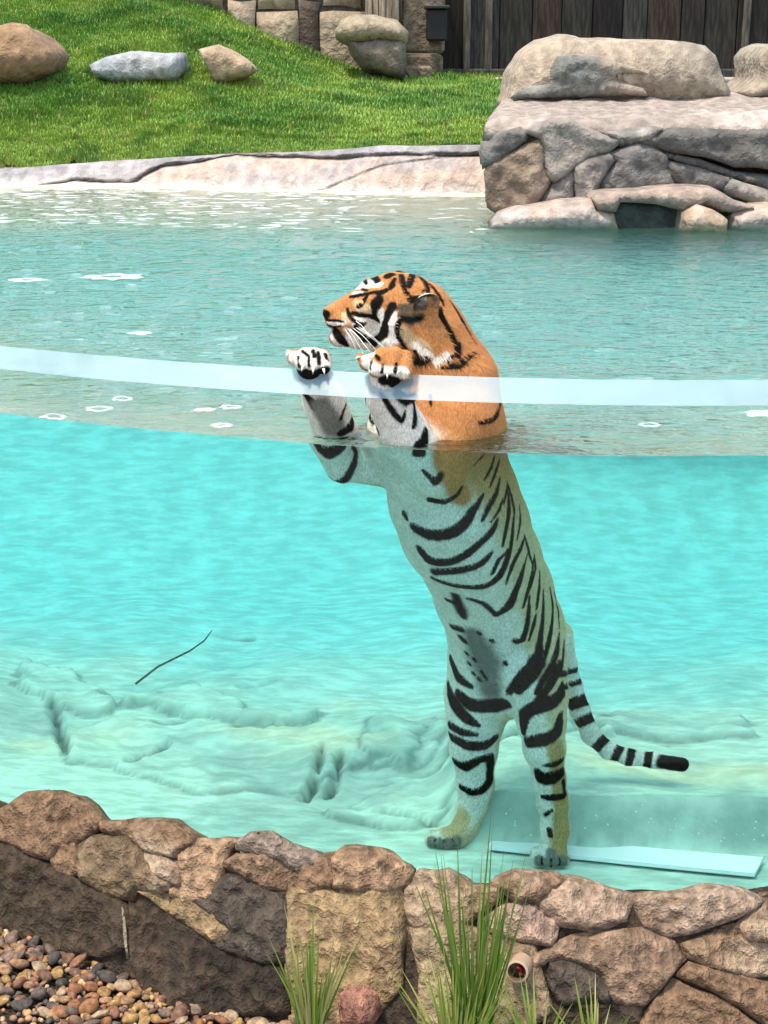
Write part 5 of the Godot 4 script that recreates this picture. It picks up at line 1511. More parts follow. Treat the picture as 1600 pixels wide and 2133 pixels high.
	stroke("k",0.25,[Vector3(-.426,2.144,.544),Vector3(-.428,2.134,.540),Vector3(-.432,2.122,.534),Vector3(-.437,2.113,.526),Vector3(-.444,2.104,.516),Vector3(-.452,2.095,.501),Vector3(-.459,2.088,.493),Vector3(-.462,2.080,.489),Vector3(-.463,2.073,.486)],[.0155,.0183,.0211,.0189,.0168,.0140,.0112,.0112,.0113])
	stroke("k",0.25,[Vector3(-.381,2.163,.567),Vector3(-.385,2.153,.567),Vector3(-.388,2.139,.565),Vector3(-.388,2.127,.562),Vector3(-.385,2.115,.559),Vector3(-.382,2.106,.558),Vector3(-.377,2.097,.558),Vector3(-.369,2.084,.557),Vector3(-.362,2.073,.556)],[.0094,.0088,.0083,.0077,.0072,.0078,.0083,.0078,.0072])
	stroke("k",0.25,[Vector3(-.503,2.086,.483),Vector3(-.492,2.087,.485),Vector3(-.479,2.088,.487),Vector3(-.467,2.088,.490),Vector3(-.459,2.088,.493)],[.0068,.0082,.0096,.0104,.0112])
	stroke("k",0.25,[Vector3(-.526,2.137,.504),Vector3(-.517,2.135,.506),Vector3(-.505,2.135,.508),Vector3(-.496,2.142,.508),Vector3(-.489,2.150,.507)],[.0056,.0050,.0045,.0036,.0028])
	stroke("k",0.25,[Vector3(-.523,2.128,.501),Vector3(-.517,2.117,.495),Vector3(-.509,2.105,.487),Vector3(-.499,2.101,.486),Vector3(-.491,2.100,.487)],[.0084,.0090,.0095,.0076,.0056])
	stroke("k",0.25,[Vector3(-.615,2.135,.471),Vector3(-.605,2.132,.474),Vector3(-.592,2.128,.471),Vector3(-.580,2.132,.483),Vector3(-.571,2.136,.491)],[.0034,.0037,.0039,.0034,.0028])
	stroke("k",0.25,[Vector3(-.612,2.151,.477),Vector3(-.603,2.152,.479),Vector3(-.591,2.152,.480),Vector3(-.577,2.151,.488),Vector3(-.564,2.150,.493)],[.0045,.0053,.0062,.0048,.0034])
	stroke("k",0.25,[Vector3(-.591,2.116,.464),Vector3(-.584,2.105,.474),Vector3(-.574,2.091,.476),Vector3(-.563,2.077,.470),Vector3(-.554,2.066,.463)],[.0124,.0141,.0158,.0130,.0102])
	stroke("k",0.25,[Vector3(-.494,2.278,.436),Vector3(-.488,2.272,.467)],[.0073,.0061])
	stroke("k",0.25,[Vector3(-.461,2.289,.443),Vector3(-.452,2.281,.479)],[.0123,.0111])
	stroke("k",0.25,[Vector3(-.502,2.253,.471),Vector3(-.485,2.252,.486)],[.0045,.0039])
	stroke("k",0.25,[Vector3(-.417,2.298,.470),Vector3(-.403,2.302,.466)],[.0167,.0111])
	stroke("k",0.25,[Vector3(-.395,2.291,.488),Vector3(-.399,2.283,.499),Vector3(-.403,2.273,.510),Vector3(-.407,2.267,.516),Vector3(-.410,2.263,.520)],[.0056,.0080,.0105,.0088,.0072])
	stroke("k",0.25,[Vector3(-.373,2.299,.465),Vector3(-.372,2.291,.484),Vector3(-.371,2.281,.502),Vector3(-.368,2.272,.514),Vector3(-.365,2.264,.522),Vector3(-.360,2.255,.530),Vector3(-.356,2.249,.534)],[.0100,.0103,.0105,.0088,.0072,.0080,.0088])
	stroke("k",0.25,[Vector3(-.336,2.297,.426),Vector3(-.339,2.295,.469),Vector3(-.343,2.286,.493),Vector3(-.347,2.277,.508),Vector3(-.350,2.270,.516)],[.0101,.0111,.0122,.0108,.0094])
	stroke("k",0.25,[Vector3(-.317,2.291,.427),Vector3(-.308,2.288,.453),Vector3(-.298,2.279,.470),Vector3(-.293,2.271,.483),Vector3(-.289,2.263,.496),Vector3(-.287,2.251,.510),Vector3(-.288,2.248,.565)],[.0084,.0103,.0123,.0109,.0094,.0069,.0044])
	stroke("k",0.25,[Vector3(-.289,2.262,.497),Vector3(-.308,2.252,.520)],[.0056,.0033])
	stroke("k",0.25,[Vector3(-.388,2.296,.351),Vector3(-.371,2.294,.355)],[.0143,.0114])
	stroke("k",0.25,[Vector3(-.279,2.270,.469),Vector3(-.270,2.261,.484),Vector3(-.259,2.248,.496),Vector3(-.250,2.235,.503),Vector3(-.242,2.223,.508),Vector3(-.238,2.214,.513),Vector3(-.236,2.207,.517)],[.0056,.0067,.0078,.0075,.0072,.0050,.0028])
	stroke("k",0.25,[Vector3(-.248,2.206,.527),Vector3(-.247,2.194,.533),Vector3(-.244,2.179,.541),Vector3(-.237,2.165,.544),Vector3(-.228,2.151,.547),Vector3(-.219,2.133,.550),Vector3(-.210,2.113,.550),Vector3(-.200,2.093,.552),Vector3(-.192,2.075,.554),Vector3(-.192,2.063,.558),Vector3(-.194,2.056,.561)],[.0055,.0083,.0111,.0097,.0083,.0086,.0089,.0105,.0122,.0103,.0083])
	stroke("k",0.25,[Vector3(-.214,2.218,.471),Vector3(-.203,2.203,.475),Vector3(-.190,2.184,.480),Vector3(-.180,2.165,.488),Vector3(-.173,2.150,.492)],[.0039,.0059,.0078,.0067,.0056])
	stroke("k",0.25,[Vector3(-.342,2.230,.543),Vector3(-.331,2.234,.547),Vector3(-.319,2.239,.553),Vector3(-.311,2.242,.559),Vector3(-.305,2.244,.562)],[.0138,.0138,.0137,.0110,.0082])
	stroke("w",0.20,[Vector3(-.316,2.237,.557),Vector3(-.296,2.239,.571)],[.0043,.0037])
	stroke("k",0.50,[Vector3(-.371,2.174,.565),Vector3(-.358,2.171,.565),Vector3(-.342,2.168,.564),Vector3(-.326,2.170,.561),Vector3(-.313,2.174,.562)],[.0083,.0096,.0110,.0096,.0083])
	stroke("k",0.25,[Vector3(-.338,2.089,.806),Vector3(-.324,2.035,.560),Vector3(-.312,2.031,.563),Vector3(-.299,2.035,.567),Vector3(-.289,2.040,.570)],[.0158,.0161,.0156,.0133,.0111])
	stroke("k",0.25,[Vector3(-.331,2.062,.560),Vector3(-.324,2.041,.561)],[.0083,.0111])
	stroke("k",0.15,[Vector3(-.629,2.174,.465),Vector3(-.625,2.172,.469),Vector3(-.621,2.169,.472),Vector3(-.620,2.162,.471),Vector3(-.620,2.156,.471)],[.0112,.0135,.0157,.0121,.0084])
	stroke("r",0.50,[Vector3(-.225,1.758,.695),Vector3(-.213,1.731,.700),Vector3(-.197,1.695,.698),Vector3(-.181,1.649,.668),Vector3(-.165,1.597,.579)],[.0541,.0541,.0542,.0453,.0367])
	stroke("k",0.25,[Vector3(-.225,2.031,.576),Vector3(-.216,2.042,.572),Vector3(-.204,2.052,.566),Vector3(-.193,2.051,.563),Vector3(-.185,2.046,.562)],[.0050,.0053,.0057,.0061,.0065])
	stroke("k",0.25,[Vector3(-.242,2.015,.580),Vector3(-.217,2.017,.579),Vector3(-.188,2.021,.573),Vector3(-.169,2.032,.563),Vector3(-.154,2.044,.550),Vector3(-.138,2.052,.532),Vector3(-.125,2.056,.515)],[.0042,.0080,.0119,.0106,.0094,.0064,.0034])
	stroke("k",0.25,[Vector3(-.187,2.087,.547),Vector3(-.186,2.050,.561)],[.0094,.0073])
	stroke("k",0.25,[Vector3(-.202,2.202,.474),Vector3(-.185,2.174,.485),Vector3(-.163,2.137,.485),Vector3(-.145,2.107,.485),Vector3(-.132,2.085,.488)],[.0066,.0073,.0081,.0057,.0034])
	stroke("k",0.25,[Vector3(-.122,1.851,.660),Vector3(-.099,1.852,.649),Vector3(-.073,1.854,.624),Vector3(-.061,1.864,.601),Vector3(-.054,1.877,.578),Vector3(-.047,1.889,.547),Vector3(-.041,1.896,.513)],[.0057,.0075,.0093,.0087,.0080,.0061,.0042])
	stroke("k",0.25,[Vector3(-.280,1.928,.594),Vector3(-.277,1.899,.616)],[.0050,.0042])
	stroke("k",0.25,[Vector3(-.391,1.982,.803),Vector3(-.377,1.966,.789),Vector3(-.359,1.951,.770),Vector3(-.345,1.951,.747),Vector3(-.332,1.924,.591)],[.0135,.0162,.0188,.0163,.0142])
	stroke("k",0.25,[Vector3(-.336,1.938,.726),Vector3(-.333,1.915,.737),Vector3(-.331,1.888,.744),Vector3(-.334,1.870,.750),Vector3(-.337,1.858,.755)],[.0084,.0097,.0110,.0087,.0063])
	stroke("k",0.25,[Vector3(-.321,1.798,.746),Vector3(-.312,1.802,.742),Vector3(-.302,1.809,.735),Vector3(-.298,1.826,.729),Vector3(-.297,1.841,.721)],[.0191,.0199,.0208,.0168,.0128])
	stroke("k",0.25,[Vector3(-.489,1.953,.746),Vector3(-.486,1.926,.732),Vector3(-.478,1.837,.491),Vector3(-.469,1.831,.561),Vector3(-.454,1.848,.715),Vector3(-.450,1.837,.719),Vector3(-.448,1.831,.718)],[.0048,.0063,.0082,.0091,.0098,.0085,.0071])
	stroke("k",0.25,[Vector3(-.439,1.978,.806),Vector3(-.425,1.955,.801),Vector3(-.407,1.926,.792),Vector3(-.390,1.899,.781),Vector3(-.375,1.884,.773),Vector3(-.367,1.898,.772),Vector3(-.363,1.916,.772)],[.0076,.0092,.0108,.0103,.0097,.0069,.0040])
	stroke("d",0.40,[Vector3(-.671,1.969,.731),Vector3(-.642,1.968,.734),Vector3(-.614,1.963,.717)],[.0132,.0119,.0106])
	stroke("k",0.40,[Vector3(-.675,1.948,.710),Vector3(-.647,1.912,.696)],[.0164,.0219])
	stroke("g",0.60,[Vector3(-.631,1.916,.700),Vector3(-.611,1.875,.680),Vector3(-.591,1.833,.652)],[.0348,.0377,.0407])
	stroke("k",0.25,[Vector3(-.569,1.863,.651),Vector3(-.560,1.888,.651),Vector3(-.551,1.909,.636)],[.0072,.0061,.0049])
	stroke("k",0.25,[Vector3(-.569,1.810,.634),Vector3(-.554,1.817,.626),Vector3(-.537,1.827,.606),Vector3(-.532,1.848,.580),Vector3(-.539,1.868,.577)],[.0142,.0163,.0185,.0126,.0066])
	stroke("k",0.25,[Vector3(-.641,1.771,.608),Vector3(-.626,1.757,.612),Vector3(-.605,1.746,.614),Vector3(-.581,1.756,.621),Vector3(-.561,1.769,.620)],[.0143,.0208,.0273,.0234,.0196])
	stroke("k",0.25,[Vector3(-.594,1.643,.520),Vector3(-.577,1.631,.519),Vector3(-.548,1.643,.553),Vector3(-.529,1.675,.567),Vector3(-.515,1.710,.563),Vector3(-.509,1.743,.550),Vector3(-.520,1.764,.582)],[.0135,.0146,.0156,.0144,.0133,.0118,.0101])
	stroke("k",0.25,[Vector3(-.326,1.775,.743),Vector3(-.304,1.775,.736)],[.0139,.0139])
	stroke("w",0.30,[Vector3(-.481,2.081,.848),Vector3(-.469,2.072,.852),Vector3(-.452,2.063,.863),Vector3(-.433,2.058,.860),Vector3(-.412,2.058,.869),Vector3(-.389,2.056,.858),Vector3(-.371,2.057,.862)],[.0176,.0176,.0176,.0176,.0175,.0183,.0190])
	stroke("k",0.30,[Vector3(-.468,2.089,.842),Vector3(-.473,2.065,.851)],[.0026,.0044])
	stroke("k",0.30,[Vector3(-.433,2.079,.853),Vector3(-.437,2.055,.860)],[.0026,.0044])
	stroke("k",0.30,[Vector3(-.392,2.083,.851),Vector3(-.396,2.060,.863)],[.0040,.0066])
	stroke("k",0.25,[Vector3(-.430,2.028,.824),Vector3(-.414,2.031,.855),Vector3(-.393,2.020,.820),Vector3(-.372,2.018,.802),Vector3(-.351,1.963,.531)],[.0216,.0242,.0272,.0235,.0209])
	stroke("k",0.30,[Vector3(-.493,2.102,.820),Vector3(-.483,2.105,.816)],[.0037,.0044])
	stroke("w",0.40,[Vector3(-.707,2.092,.751),Vector3(-.691,2.093,.745),Vector3(-.670,2.096,.746),Vector3(-.646,2.095,.752),Vector3(-.628,2.091,.745)],[.0179,.0202,.0225,.0224,.0225])
	stroke("w",0.50,[Vector3(-.489,2.102,.832),Vector3(-.467,2.105,.821)],[.0118,.0118])
	stroke("k",0.25,[Vector3(-.685,2.101,.741),Vector3(-.669,2.089,.751)],[.0058,.0058])
	stroke("k",0.25,[Vector3(-.651,2.102,.746),Vector3(-.647,2.087,.758)],[.0069,.0069])
	stroke("k",0.25,[Vector3(-.613,2.090,.741),Vector3(-.607,2.074,.755)],[.0069,.0069])
	stroke("k",0.25,[Vector3(-.456,2.105,.834),Vector3(-.445,2.096,.847)],[.0057,.0068])
	stroke("w",0.30,[Vector3(-.711,2.079,.761),Vector3(-.698,2.074,.765),Vector3(-.681,2.069,.770),Vector3(-.664,2.065,.772),Vector3(-.648,2.064,.777),Vector3(-.630,2.063,.767),Vector3(-.615,2.065,.768)],[.0164,.0179,.0194,.0194,.0194,.0179,.0164])
	stroke("w",0.30,[Vector3(-.730,2.095,.741),Vector3(-.711,2.096,.746)],[.0105,.0120])
	stroke("k",0.30,[Vector3(-.696,2.086,.753),Vector3(-.694,2.056,.770)],[.0037,.0052])
	stroke("k",0.30,[Vector3(-.665,2.089,.752),Vector3(-.663,2.060,.775)],[.0042,.0060])
	stroke("k",0.30,[Vector3(-.634,2.097,.744),Vector3(-.632,2.067,.765)],[.0058,.0082])
	stroke("k",0.25,[Vector3(-.704,2.032,.710),Vector3(-.687,2.035,.749),Vector3(-.662,2.033,.762),Vector3(-.633,2.037,.762),Vector3(-.609,2.044,.770)],[.0138,.0168,.0199,.0178,.0157])
	stroke("k",0.25,[Vector3(-.679,2.003,.740),Vector3(-.661,2.001,.745),Vector3(-.641,1.999,.744),Vector3(-.625,2.004,.738),Vector3(-.614,2.008,.730)],[.0240,.0258,.0277,.0239,.0201])
	stroke("k",0.25,[Vector3(-.316,1.470,.486),Vector3(-.296,1.460,.499),Vector3(-.267,1.450,.511),Vector3(-.237,1.450,.525),Vector3(-.207,1.457,.535),Vector3(-.181,1.471,.542),Vector3(-.158,1.491,.548),Vector3(-.142,1.514,.551),Vector3(-.127,1.541,.553),Vector3(-.108,1.573,.551),Vector3(-.093,1.599,.549)],[.0177,.0207,.0238,.0237,.0237,.0227,.0217,.0190,.0162,.0111,.0061])
	stroke("k",0.25,[Vector3(-.292,1.384,.443),Vector3(-.280,1.361,.428),Vector3(-.260,1.339,.422),Vector3(-.232,1.334,.437),Vector3(-.199,1.339,.454),Vector3(-.168,1.354,.471),Vector3(-.139,1.375,.486),Vector3(-.114,1.400,.499),Vector3(-.092,1.425,.506),Vector3(-.074,1.443,.507),Vector3(-.059,1.461,.507),Vector3(-.047,1.485,.507),Vector3(-.039,1.505,.506)],[.0162,.0216,.0270,.0231,.0192,.0191,.0190,.0182,.0174,.0167,.0159,.0111,.0062])
	stroke("k",0.25,[Vector3(-.237,1.287,.393),Vector3(-.210,1.294,.416),Vector3(-.176,1.302,.433),Vector3(-.150,1.308,.441),Vector3(-.127,1.316,.447),Vector3(-.105,1.324,.449),Vector3(-.085,1.335,.452),Vector3(-.066,1.358,.456),Vector3(-.051,1.378,.459)],[.0182,.0181,.0180,.0171,.0162,.0160,.0157,.0113,.0069])
	stroke("k",0.25,[Vector3(-.240,1.254,.357),Vector3(-.216,1.246,.365),Vector3(-.183,1.236,.371),Vector3(-.151,1.231,.375),Vector3(-.119,1.229,.375),Vector3(-.090,1.228,.371),Vector3(-.064,1.232,.369),Vector3(-.039,1.246,.372),Vector3(-.019,1.268,.379),Vector3(-.006,1.301,.395),Vector3(.002,1.334,.408),Vector3(.005,1.361,.416),Vector3(.005,1.378,.421)],[.0138,.0146,.0153,.0159,.0165,.0181,.0196,.0199,.0201,.0168,.0136,.0103,.0070])
	stroke("k",0.25,[Vector3(-.043,1.289,.410),Vector3(-.036,1.316,.423),Vector3(-.025,1.344,.430),Vector3(-.010,1.360,.427),Vector3(.003,1.369,.421)],[.0094,.0091,.0088,.0074,.0060])
	stroke("k",0.25,[Vector3(-.092,1.507,.535),Vector3(-.083,1.528,.535),Vector3(-.072,1.554,.531),Vector3(-.059,1.576,.524),Vector3(-.046,1.598,.514),Vector3(-.039,1.625,.507),Vector3(-.034,1.646,.503)],[.0065,.0090,.0115,.0111,.0107,.0076,.0045])
	stroke("k",0.25,[Vector3(-.015,1.397,.444),Vector3(-.010,1.429,.452),Vector3(-.005,1.469,.463),Vector3(-.001,1.496,.468),Vector3(.001,1.523,.470),Vector3(-.001,1.560,.470),Vector3(-.003,1.589,.468)],[.0053,.0081,.0109,.0115,.0121,.0087,.0053])
	stroke("k",0.25,[Vector3(.011,1.338,.402),Vector3(.015,1.382,.414),Vector3(.017,1.410,.420),Vector3(.019,1.437,.423),Vector3(.021,1.490,.435),Vector3(.022,1.530,.439)],[.0054,.0078,.0090,.0102,.0077,.0053])
	stroke("k",0.25,[Vector3(.012,1.231,.327),Vector3(.018,1.269,.351),Vector3(.027,1.312,.373),Vector3(.039,1.342,.376),Vector3(.052,1.366,.370),Vector3(.060,1.391,.364),Vector3(.066,1.408,.356)],[.0041,.0083,.0124,.0128,.0132,.0097,.0061])
	stroke("k",0.25,[Vector3(-.011,1.091,.242),Vector3(.007,1.105,.249),Vector3(.028,1.126,.257),Vector3(.039,1.155,.271),Vector3(.047,1.188,.284),Vector3(.057,1.221,.291),Vector3(.066,1.256,.296),Vector3(.075,1.298,.300),Vector3(.082,1.332,.303)],[.0124,.0174,.0223,.0196,.0168,.0147,.0126,.0091,.0055])
	stroke("k",0.25,[Vector3(.084,1.111,.208),Vector3(.088,1.137,.221),Vector3(.093,1.171,.237),Vector3(.099,1.202,.244),Vector3(.105,1.235,.248),Vector3(.108,1.274,.249),Vector3(.110,1.304,.245)],[.0057,.0086,.0116,.0115,.0115,.0078,.0041])
	stroke("k",0.25,[Vector3(.064,.968,.144),Vector3(.077,.960,.133),Vector3(.092,.964,.129),Vector3(.100,.999,.147),Vector3(.105,1.047,.168),Vector3(.106,1.105,.188),Vector3(.104,1.156,.216)],[.0119,.0135,.0150,.0130,.0109,.0083,.0057])
	stroke("k",0.25,[Vector3(.135,1.093,.159),Vector3(.138,1.126,.163),Vector3(.141,1.167,.169),Vector3(.139,1.212,.187),Vector3(.138,1.245,.197)],[.0057,.0089,.0121,.0089,.0056])
	stroke("k",0.25,[Vector3(.055,.749,.088),Vector3(.064,.772,.104),Vector3(.077,.798,.116),Vector3(.089,.816,.121),Vector3(.102,.835,.124),Vector3(.125,.859,.120),Vector3(.147,.884,.106),Vector3(.157,.913,.087),Vector3(.161,.950,.078),Vector3(.162,1.002,.097),Vector3(.162,1.059,.122),Vector3(.160,1.117,.136),Vector3(.158,1.160,.139)],[.0144,.0161,.0177,.0185,.0193,.0193,.0193,.0170,.0147,.0126,.0105,.0073,.0042])
	stroke("k",0.25,[Vector3(.174,.883,.100),Vector3(.186,.917,.070),Vector3(.193,.940,.054),Vector3(.199,.965,.046),Vector3(.204,1.014,.042),Vector3(.203,1.065,.054),Vector3(.194,1.118,.078),Vector3(.186,1.155,.087)],[.0059,.0096,.0115,.0134,.0127,.0120,.0081,.0043])
	stroke("k",0.25,[Vector3(.149,.754,.116),Vector3(.155,.775,.120),Vector3(.165,.801,.122),Vector3(.180,.825,.115),Vector3(.196,.849,.102),Vector3(.210,.877,.083),Vector3(.222,.903,.051),Vector3(.231,.932,.017),Vector3(.235,.957,.001)],[.0107,.0122,.0138,.0140,.0143,.0134,.0126,.0089,.0052])
	stroke("k",0.25,[Vector3(.199,.772,.106),Vector3(.206,.788,.105),Vector3(.216,.809,.098),Vector3(.228,.826,.086),Vector3(.240,.848,.063),Vector3(.249,.889,.026),Vector3(.257,.919,-.031)],[.0091,.0110,.0130,.0123,.0117,.0084,.0052])
	stroke("k",0.25,[Vector3(.235,.975,-.005),Vector3(.233,1.007,-.010),Vector3(.230,1.043,-.026),Vector3(.220,1.085,-.004),Vector3(.208,1.124,.038)],[.0044,.0073,.0103,.0077,.0051])
	stroke("k",0.25,[Vector3(-.070,1.625,.538),Vector3(-.060,1.650,.535),Vector3(-.050,1.679,.529),Vector3(-.043,1.699,.524),Vector3(-.040,1.712,.523)],[.0045,.0070,.0094,.0076,.0058])
	stroke("k",0.25,[Vector3(-.091,1.653,.563),Vector3(-.080,1.671,.560),Vector3(-.068,1.692,.554),Vector3(-.063,1.715,.559),Vector3(-.060,1.734,.570)],[.0038,.0056,.0075,.0060,.0045])
	stroke("k",0.25,[Vector3(-.133,1.717,.647),Vector3(-.117,1.733,.635),Vector3(-.100,1.749,.626)],[.0037,.0050,.0063])
	stroke("k",0.25,[Vector3(-.019,1.558,.490),Vector3(-.012,1.585,.480),Vector3(-.005,1.610,.465)],[.0053,.0067,.0082])
	stroke("k",0.25,[Vector3(.023,1.497,.432),Vector3(.020,1.522,.442),Vector3(.014,1.554,.450),Vector3(.004,1.592,.457),Vector3(-.005,1.622,.462)],[.0032,.0054,.0077,.0061,.0046])
	stroke("k",0.25,[Vector3(.064,1.418,.361),Vector3(.074,1.384,.337),Vector3(.090,1.337,.289),Vector3(.101,1.304,.261),Vector3(.108,1.282,.250)],[.0040,.0062,.0086,.0064,.0041])
	stroke("k",0.25,[Vector3(.037,1.409,.397),Vector3(.042,1.436,.394),Vector3(.047,1.469,.387),Vector3(.046,1.502,.388),Vector3(.043,1.529,.393)],[.0040,.0062,.0084,.0061,.0039])
	stroke("k",0.25,[Vector3(.118,.959,.112),Vector3(.122,.990,.127),Vector3(.128,1.026,.141),Vector3(.132,1.054,.150),Vector3(.134,1.073,.155)],[.0051,.0073,.0095,.0072,.0050])
	stroke("k",0.25,[Vector3(.106,1.193,.233),Vector3(.112,1.226,.236),Vector3(.119,1.264,.232),Vector3(.116,1.294,.236),Vector3(.112,1.316,.239)],[.0041,.0064,.0087,.0064,.0041])
	stroke("k",0.25,[Vector3(-.061,1.499,.519),Vector3(-.050,1.515,.515),Vector3(-.036,1.535,.506),Vector3(-.028,1.556,.500),Vector3(-.023,1.572,.494)],[.0039,.0055,.0071,.0055,.0039])
	stroke("k",0.80,[Vector3(-.160,1.181,.303),Vector3(-.150,1.149,.274),Vector3(-.137,1.113,.242),Vector3(-.127,1.086,.218),Vector3(-.120,1.068,.199)],[.0168,.0209,.0252,.0200,.0148])
	stroke("k",0.25,[Vector3(-.183,1.145,.243),Vector3(-.160,1.140,.257)],[.0116,.0132])
	stroke("k",0.50,[Vector3(-.151,1.003,.101),Vector3(-.127,1.005,.132)],[.0151,.0191])
	stroke("k",0.50,[Vector3(-.119,.960,.092),Vector3(-.107,.943,.085)],[.0166,.0152])
	stroke("k",0.50,[Vector3(-.117,1.168,.305),Vector3(-.091,1.161,.304),Vector3(-.060,1.147,.294),Vector3(-.036,1.121,.272),Vector3(-.018,1.098,.249)],[.0075,.0093,.0110,.0106,.0102])
	stroke("k",0.50,[Vector3(-.084,.838,.014),Vector3(-.078,.831,.016)],[.0092,.0067])
	stroke("k",0.50,[Vector3(-.068,.862,.043),Vector3(-.063,.855,.043)],[.0092,.0066])
	stroke("k",0.50,[Vector3(-.064,1.002,.167),Vector3(-.058,.994,.163)],[.0089,.0065])
	stroke("k",0.50,[Vector3(.038,.865,.095),Vector3(.043,.859,.097)],[.0091,.0066])
	stroke("k",0.50,[Vector3(-.067,.796,.008),Vector3(-.061,.790,.009)],[.0093,.0067])
	stroke("k",0.50,[Vector3(-.038,.809,.037),Vector3(-.033,.802,.040)],[.0092,.0067])
	stroke("k",0.50,[Vector3(-.047,.777,.016),Vector3(-.041,.771,.019)],[.0093,.0067])
	stroke("k",0.50,[Vector3(-.027,.793,.042),Vector3(-.022,.787,.046)],[.0092,.0067])
	stroke("k",0.50,[Vector3(-.095,.883,.033),Vector3(-.089,.877,.034)],[.0092,.0066])
	stroke("k",0.50,[Vector3(-.018,.969,.154),Vector3(-.012,.961,.147)],[.0090,.0065])
	stroke("k",0.25,[Vector3(-.345,1.511,.473),Vector3(-.337,1.494,.476)],[.0137,.0071])
	stroke("k",0.25,[Vector3(-.302,1.716,.722),Vector3(-.283,1.694,.715),Vector3(-.261,1.677,.713),Vector3(-.250,1.688,.716),Vector3(-.243,1.702,.714)],[.0050,.0096,.0142,.0122,.0102])
	stroke("k",0.25,[Vector3(-.267,1.585,.574),Vector3(-.246,1.580,.574),Vector3(-.219,1.579,.575),Vector3(-.197,1.591,.581),Vector3(-.180,1.606,.585),Vector3(-.171,1.621,.590),Vector3(-.169,1.634,.598)],[.0134,.0120,.0106,.0088,.0069,.0072,.0074])
	stroke("k",0.25,[Vector3(-.139,.819,-.099),Vector3(-.130,.791,-.079),Vector3(-.115,.758,-.063),Vector3(-.093,.744,-.037),Vector3(-.073,.736,-.019)],[.0197,.0231,.0265,.0200,.0136])
	stroke("k",0.25,[Vector3(-.144,.702,-.146),Vector3(-.136,.673,-.122),Vector3(-.123,.636,-.102),Vector3(-.102,.608,-.088),Vector3(-.078,.585,-.080),Vector3(-.054,.569,-.075),Vector3(-.036,.558,-.075)],[.0150,.0230,.0311,.0285,.0259,.0175,.0091])
	stroke("k",0.25,[Vector3(-.109,.683,-.081),Vector3(-.090,.667,-.065),Vector3(-.062,.650,-.051),Vector3(-.032,.649,-.033),Vector3(-.002,.658,-.008),Vector3(.026,.671,.011),Vector3(.046,.685,.028)],[.0224,.0295,.0366,.0393,.0419,.0361,.0303])
	stroke("k",0.25,[Vector3(-.135,.535,-.138),Vector3(-.119,.530,-.116),Vector3(-.095,.523,-.098),Vector3(-.066,.521,-.086),Vector3(-.041,.518,-.083)],[.0181,.0186,.0190,.0141,.0092])
	stroke("k",0.25,[Vector3(-.130,.483,-.155),Vector3(-.107,.477,-.124),Vector3(-.074,.466,-.107),Vector3(-.040,.465,-.100),Vector3(-.009,.467,-.104),Vector3(.014,.478,-.110),Vector3(.028,.490,-.116)],[.0229,.0232,.0236,.0236,.0236,.0223,.0210])
	stroke("k",0.25,[Vector3(-.114,.377,-.162),Vector3(-.099,.370,-.145),Vector3(-.077,.366,-.130),Vector3(-.052,.385,-.115),Vector3(-.027,.404,-.110),Vector3(-.003,.409,-.116),Vector3(.014,.407,-.127)],[.0184,.0211,.0238,.0200,.0162,.0186,.0211])
	stroke("k",0.25,[Vector3(.014,.407,-.127),Vector3(.020,.356,-.150),Vector3(.021,.302,-.167),Vector3(.003,.276,-.153),Vector3(-.014,.258,-.148)],[.0211,.0221,.0231,.0197,.0164])
	stroke("k",0.25,[Vector3(-.088,.265,-.173),Vector3(-.070,.259,-.158),Vector3(-.047,.252,-.149),Vector3(-.028,.256,-.146),Vector3(-.014,.261,-.148)],[.0131,.0147,.0164,.0158,.0153])
	stroke("k",0.25,[Vector3(.085,.758,.107),Vector3(.101,.791,.121),Vector3(.122,.828,.125),Vector3(.137,.855,.121),Vector3(.147,.873,.112)],[.0172,.0243,.0313,.0326,.0339])
	stroke("k",0.25,[Vector3(.113,.571,.040),Vector3(.111,.610,.053),Vector3(.112,.656,.078),Vector3(.129,.680,.097),Vector3(.153,.695,.107),Vector3(.178,.705,.108),Vector3(.203,.714,.103),Vector3(.227,.730,.090),Vector3(.245,.742,.072)],[.0146,.0199,.0252,.0275,.0299,.0303,.0307,.0250,.0192])
	stroke("k",0.25,[Vector3(.152,.710,.109),Vector3(.171,.745,.111),Vector3(.194,.789,.112),Vector3(.216,.828,.095),Vector3(.234,.854,.068)],[.0191,.0186,.0181,.0186,.0191])
	stroke("k",0.25,[Vector3(.217,.707,.098),Vector3(.229,.743,.087),Vector3(.243,.777,.070)],[.0173,.0148,.0122])
	stroke("k",0.25,[Vector3(.132,.534,.044),Vector3(.152,.544,.062),Vector3(.180,.554,.073),Vector3(.207,.564,.073),Vector3(.231,.580,.066),Vector3(.240,.620,.064),Vector3(.242,.658,.069)],[.0246,.0275,.0303,.0294,.0286,.0215,.0145])
	stroke("k",0.25,[Vector3(.191,.445,.059),Vector3(.208,.447,.058),Vector3(.230,.449,.053),Vector3(.245,.456,.046),Vector3(.257,.462,.038)],[.0078,.0117,.0157,.0147,.0136])
	stroke("k",0.25,[Vector3(.170,.414,.034),Vector3(.175,.399,.029),Vector3(.183,.386,.032),Vector3(.200,.384,.039),Vector3(.220,.388,.040),Vector3(.241,.398,.035),Vector3(.259,.405,.021)],[.0158,.0216,.0274,.0282,.0290,.0248,.0206])
	stroke("k",0.25,[Vector3(.194,.297,.007),Vector3(.206,.299,.015),Vector3(.225,.300,.020),Vector3(.248,.302,.018),Vector3(.268,.302,.007)],[.0091,.0125,.0159,.0143,.0127])
	stroke("k",0.25,[Vector3(.207,.220,-.001),Vector3(.226,.244,.015)],[.0092,.0079])
	stroke("k",0.25,[Vector3(.223,.157,-.000),Vector3(.228,.134,.004)],[.0116,.0104])
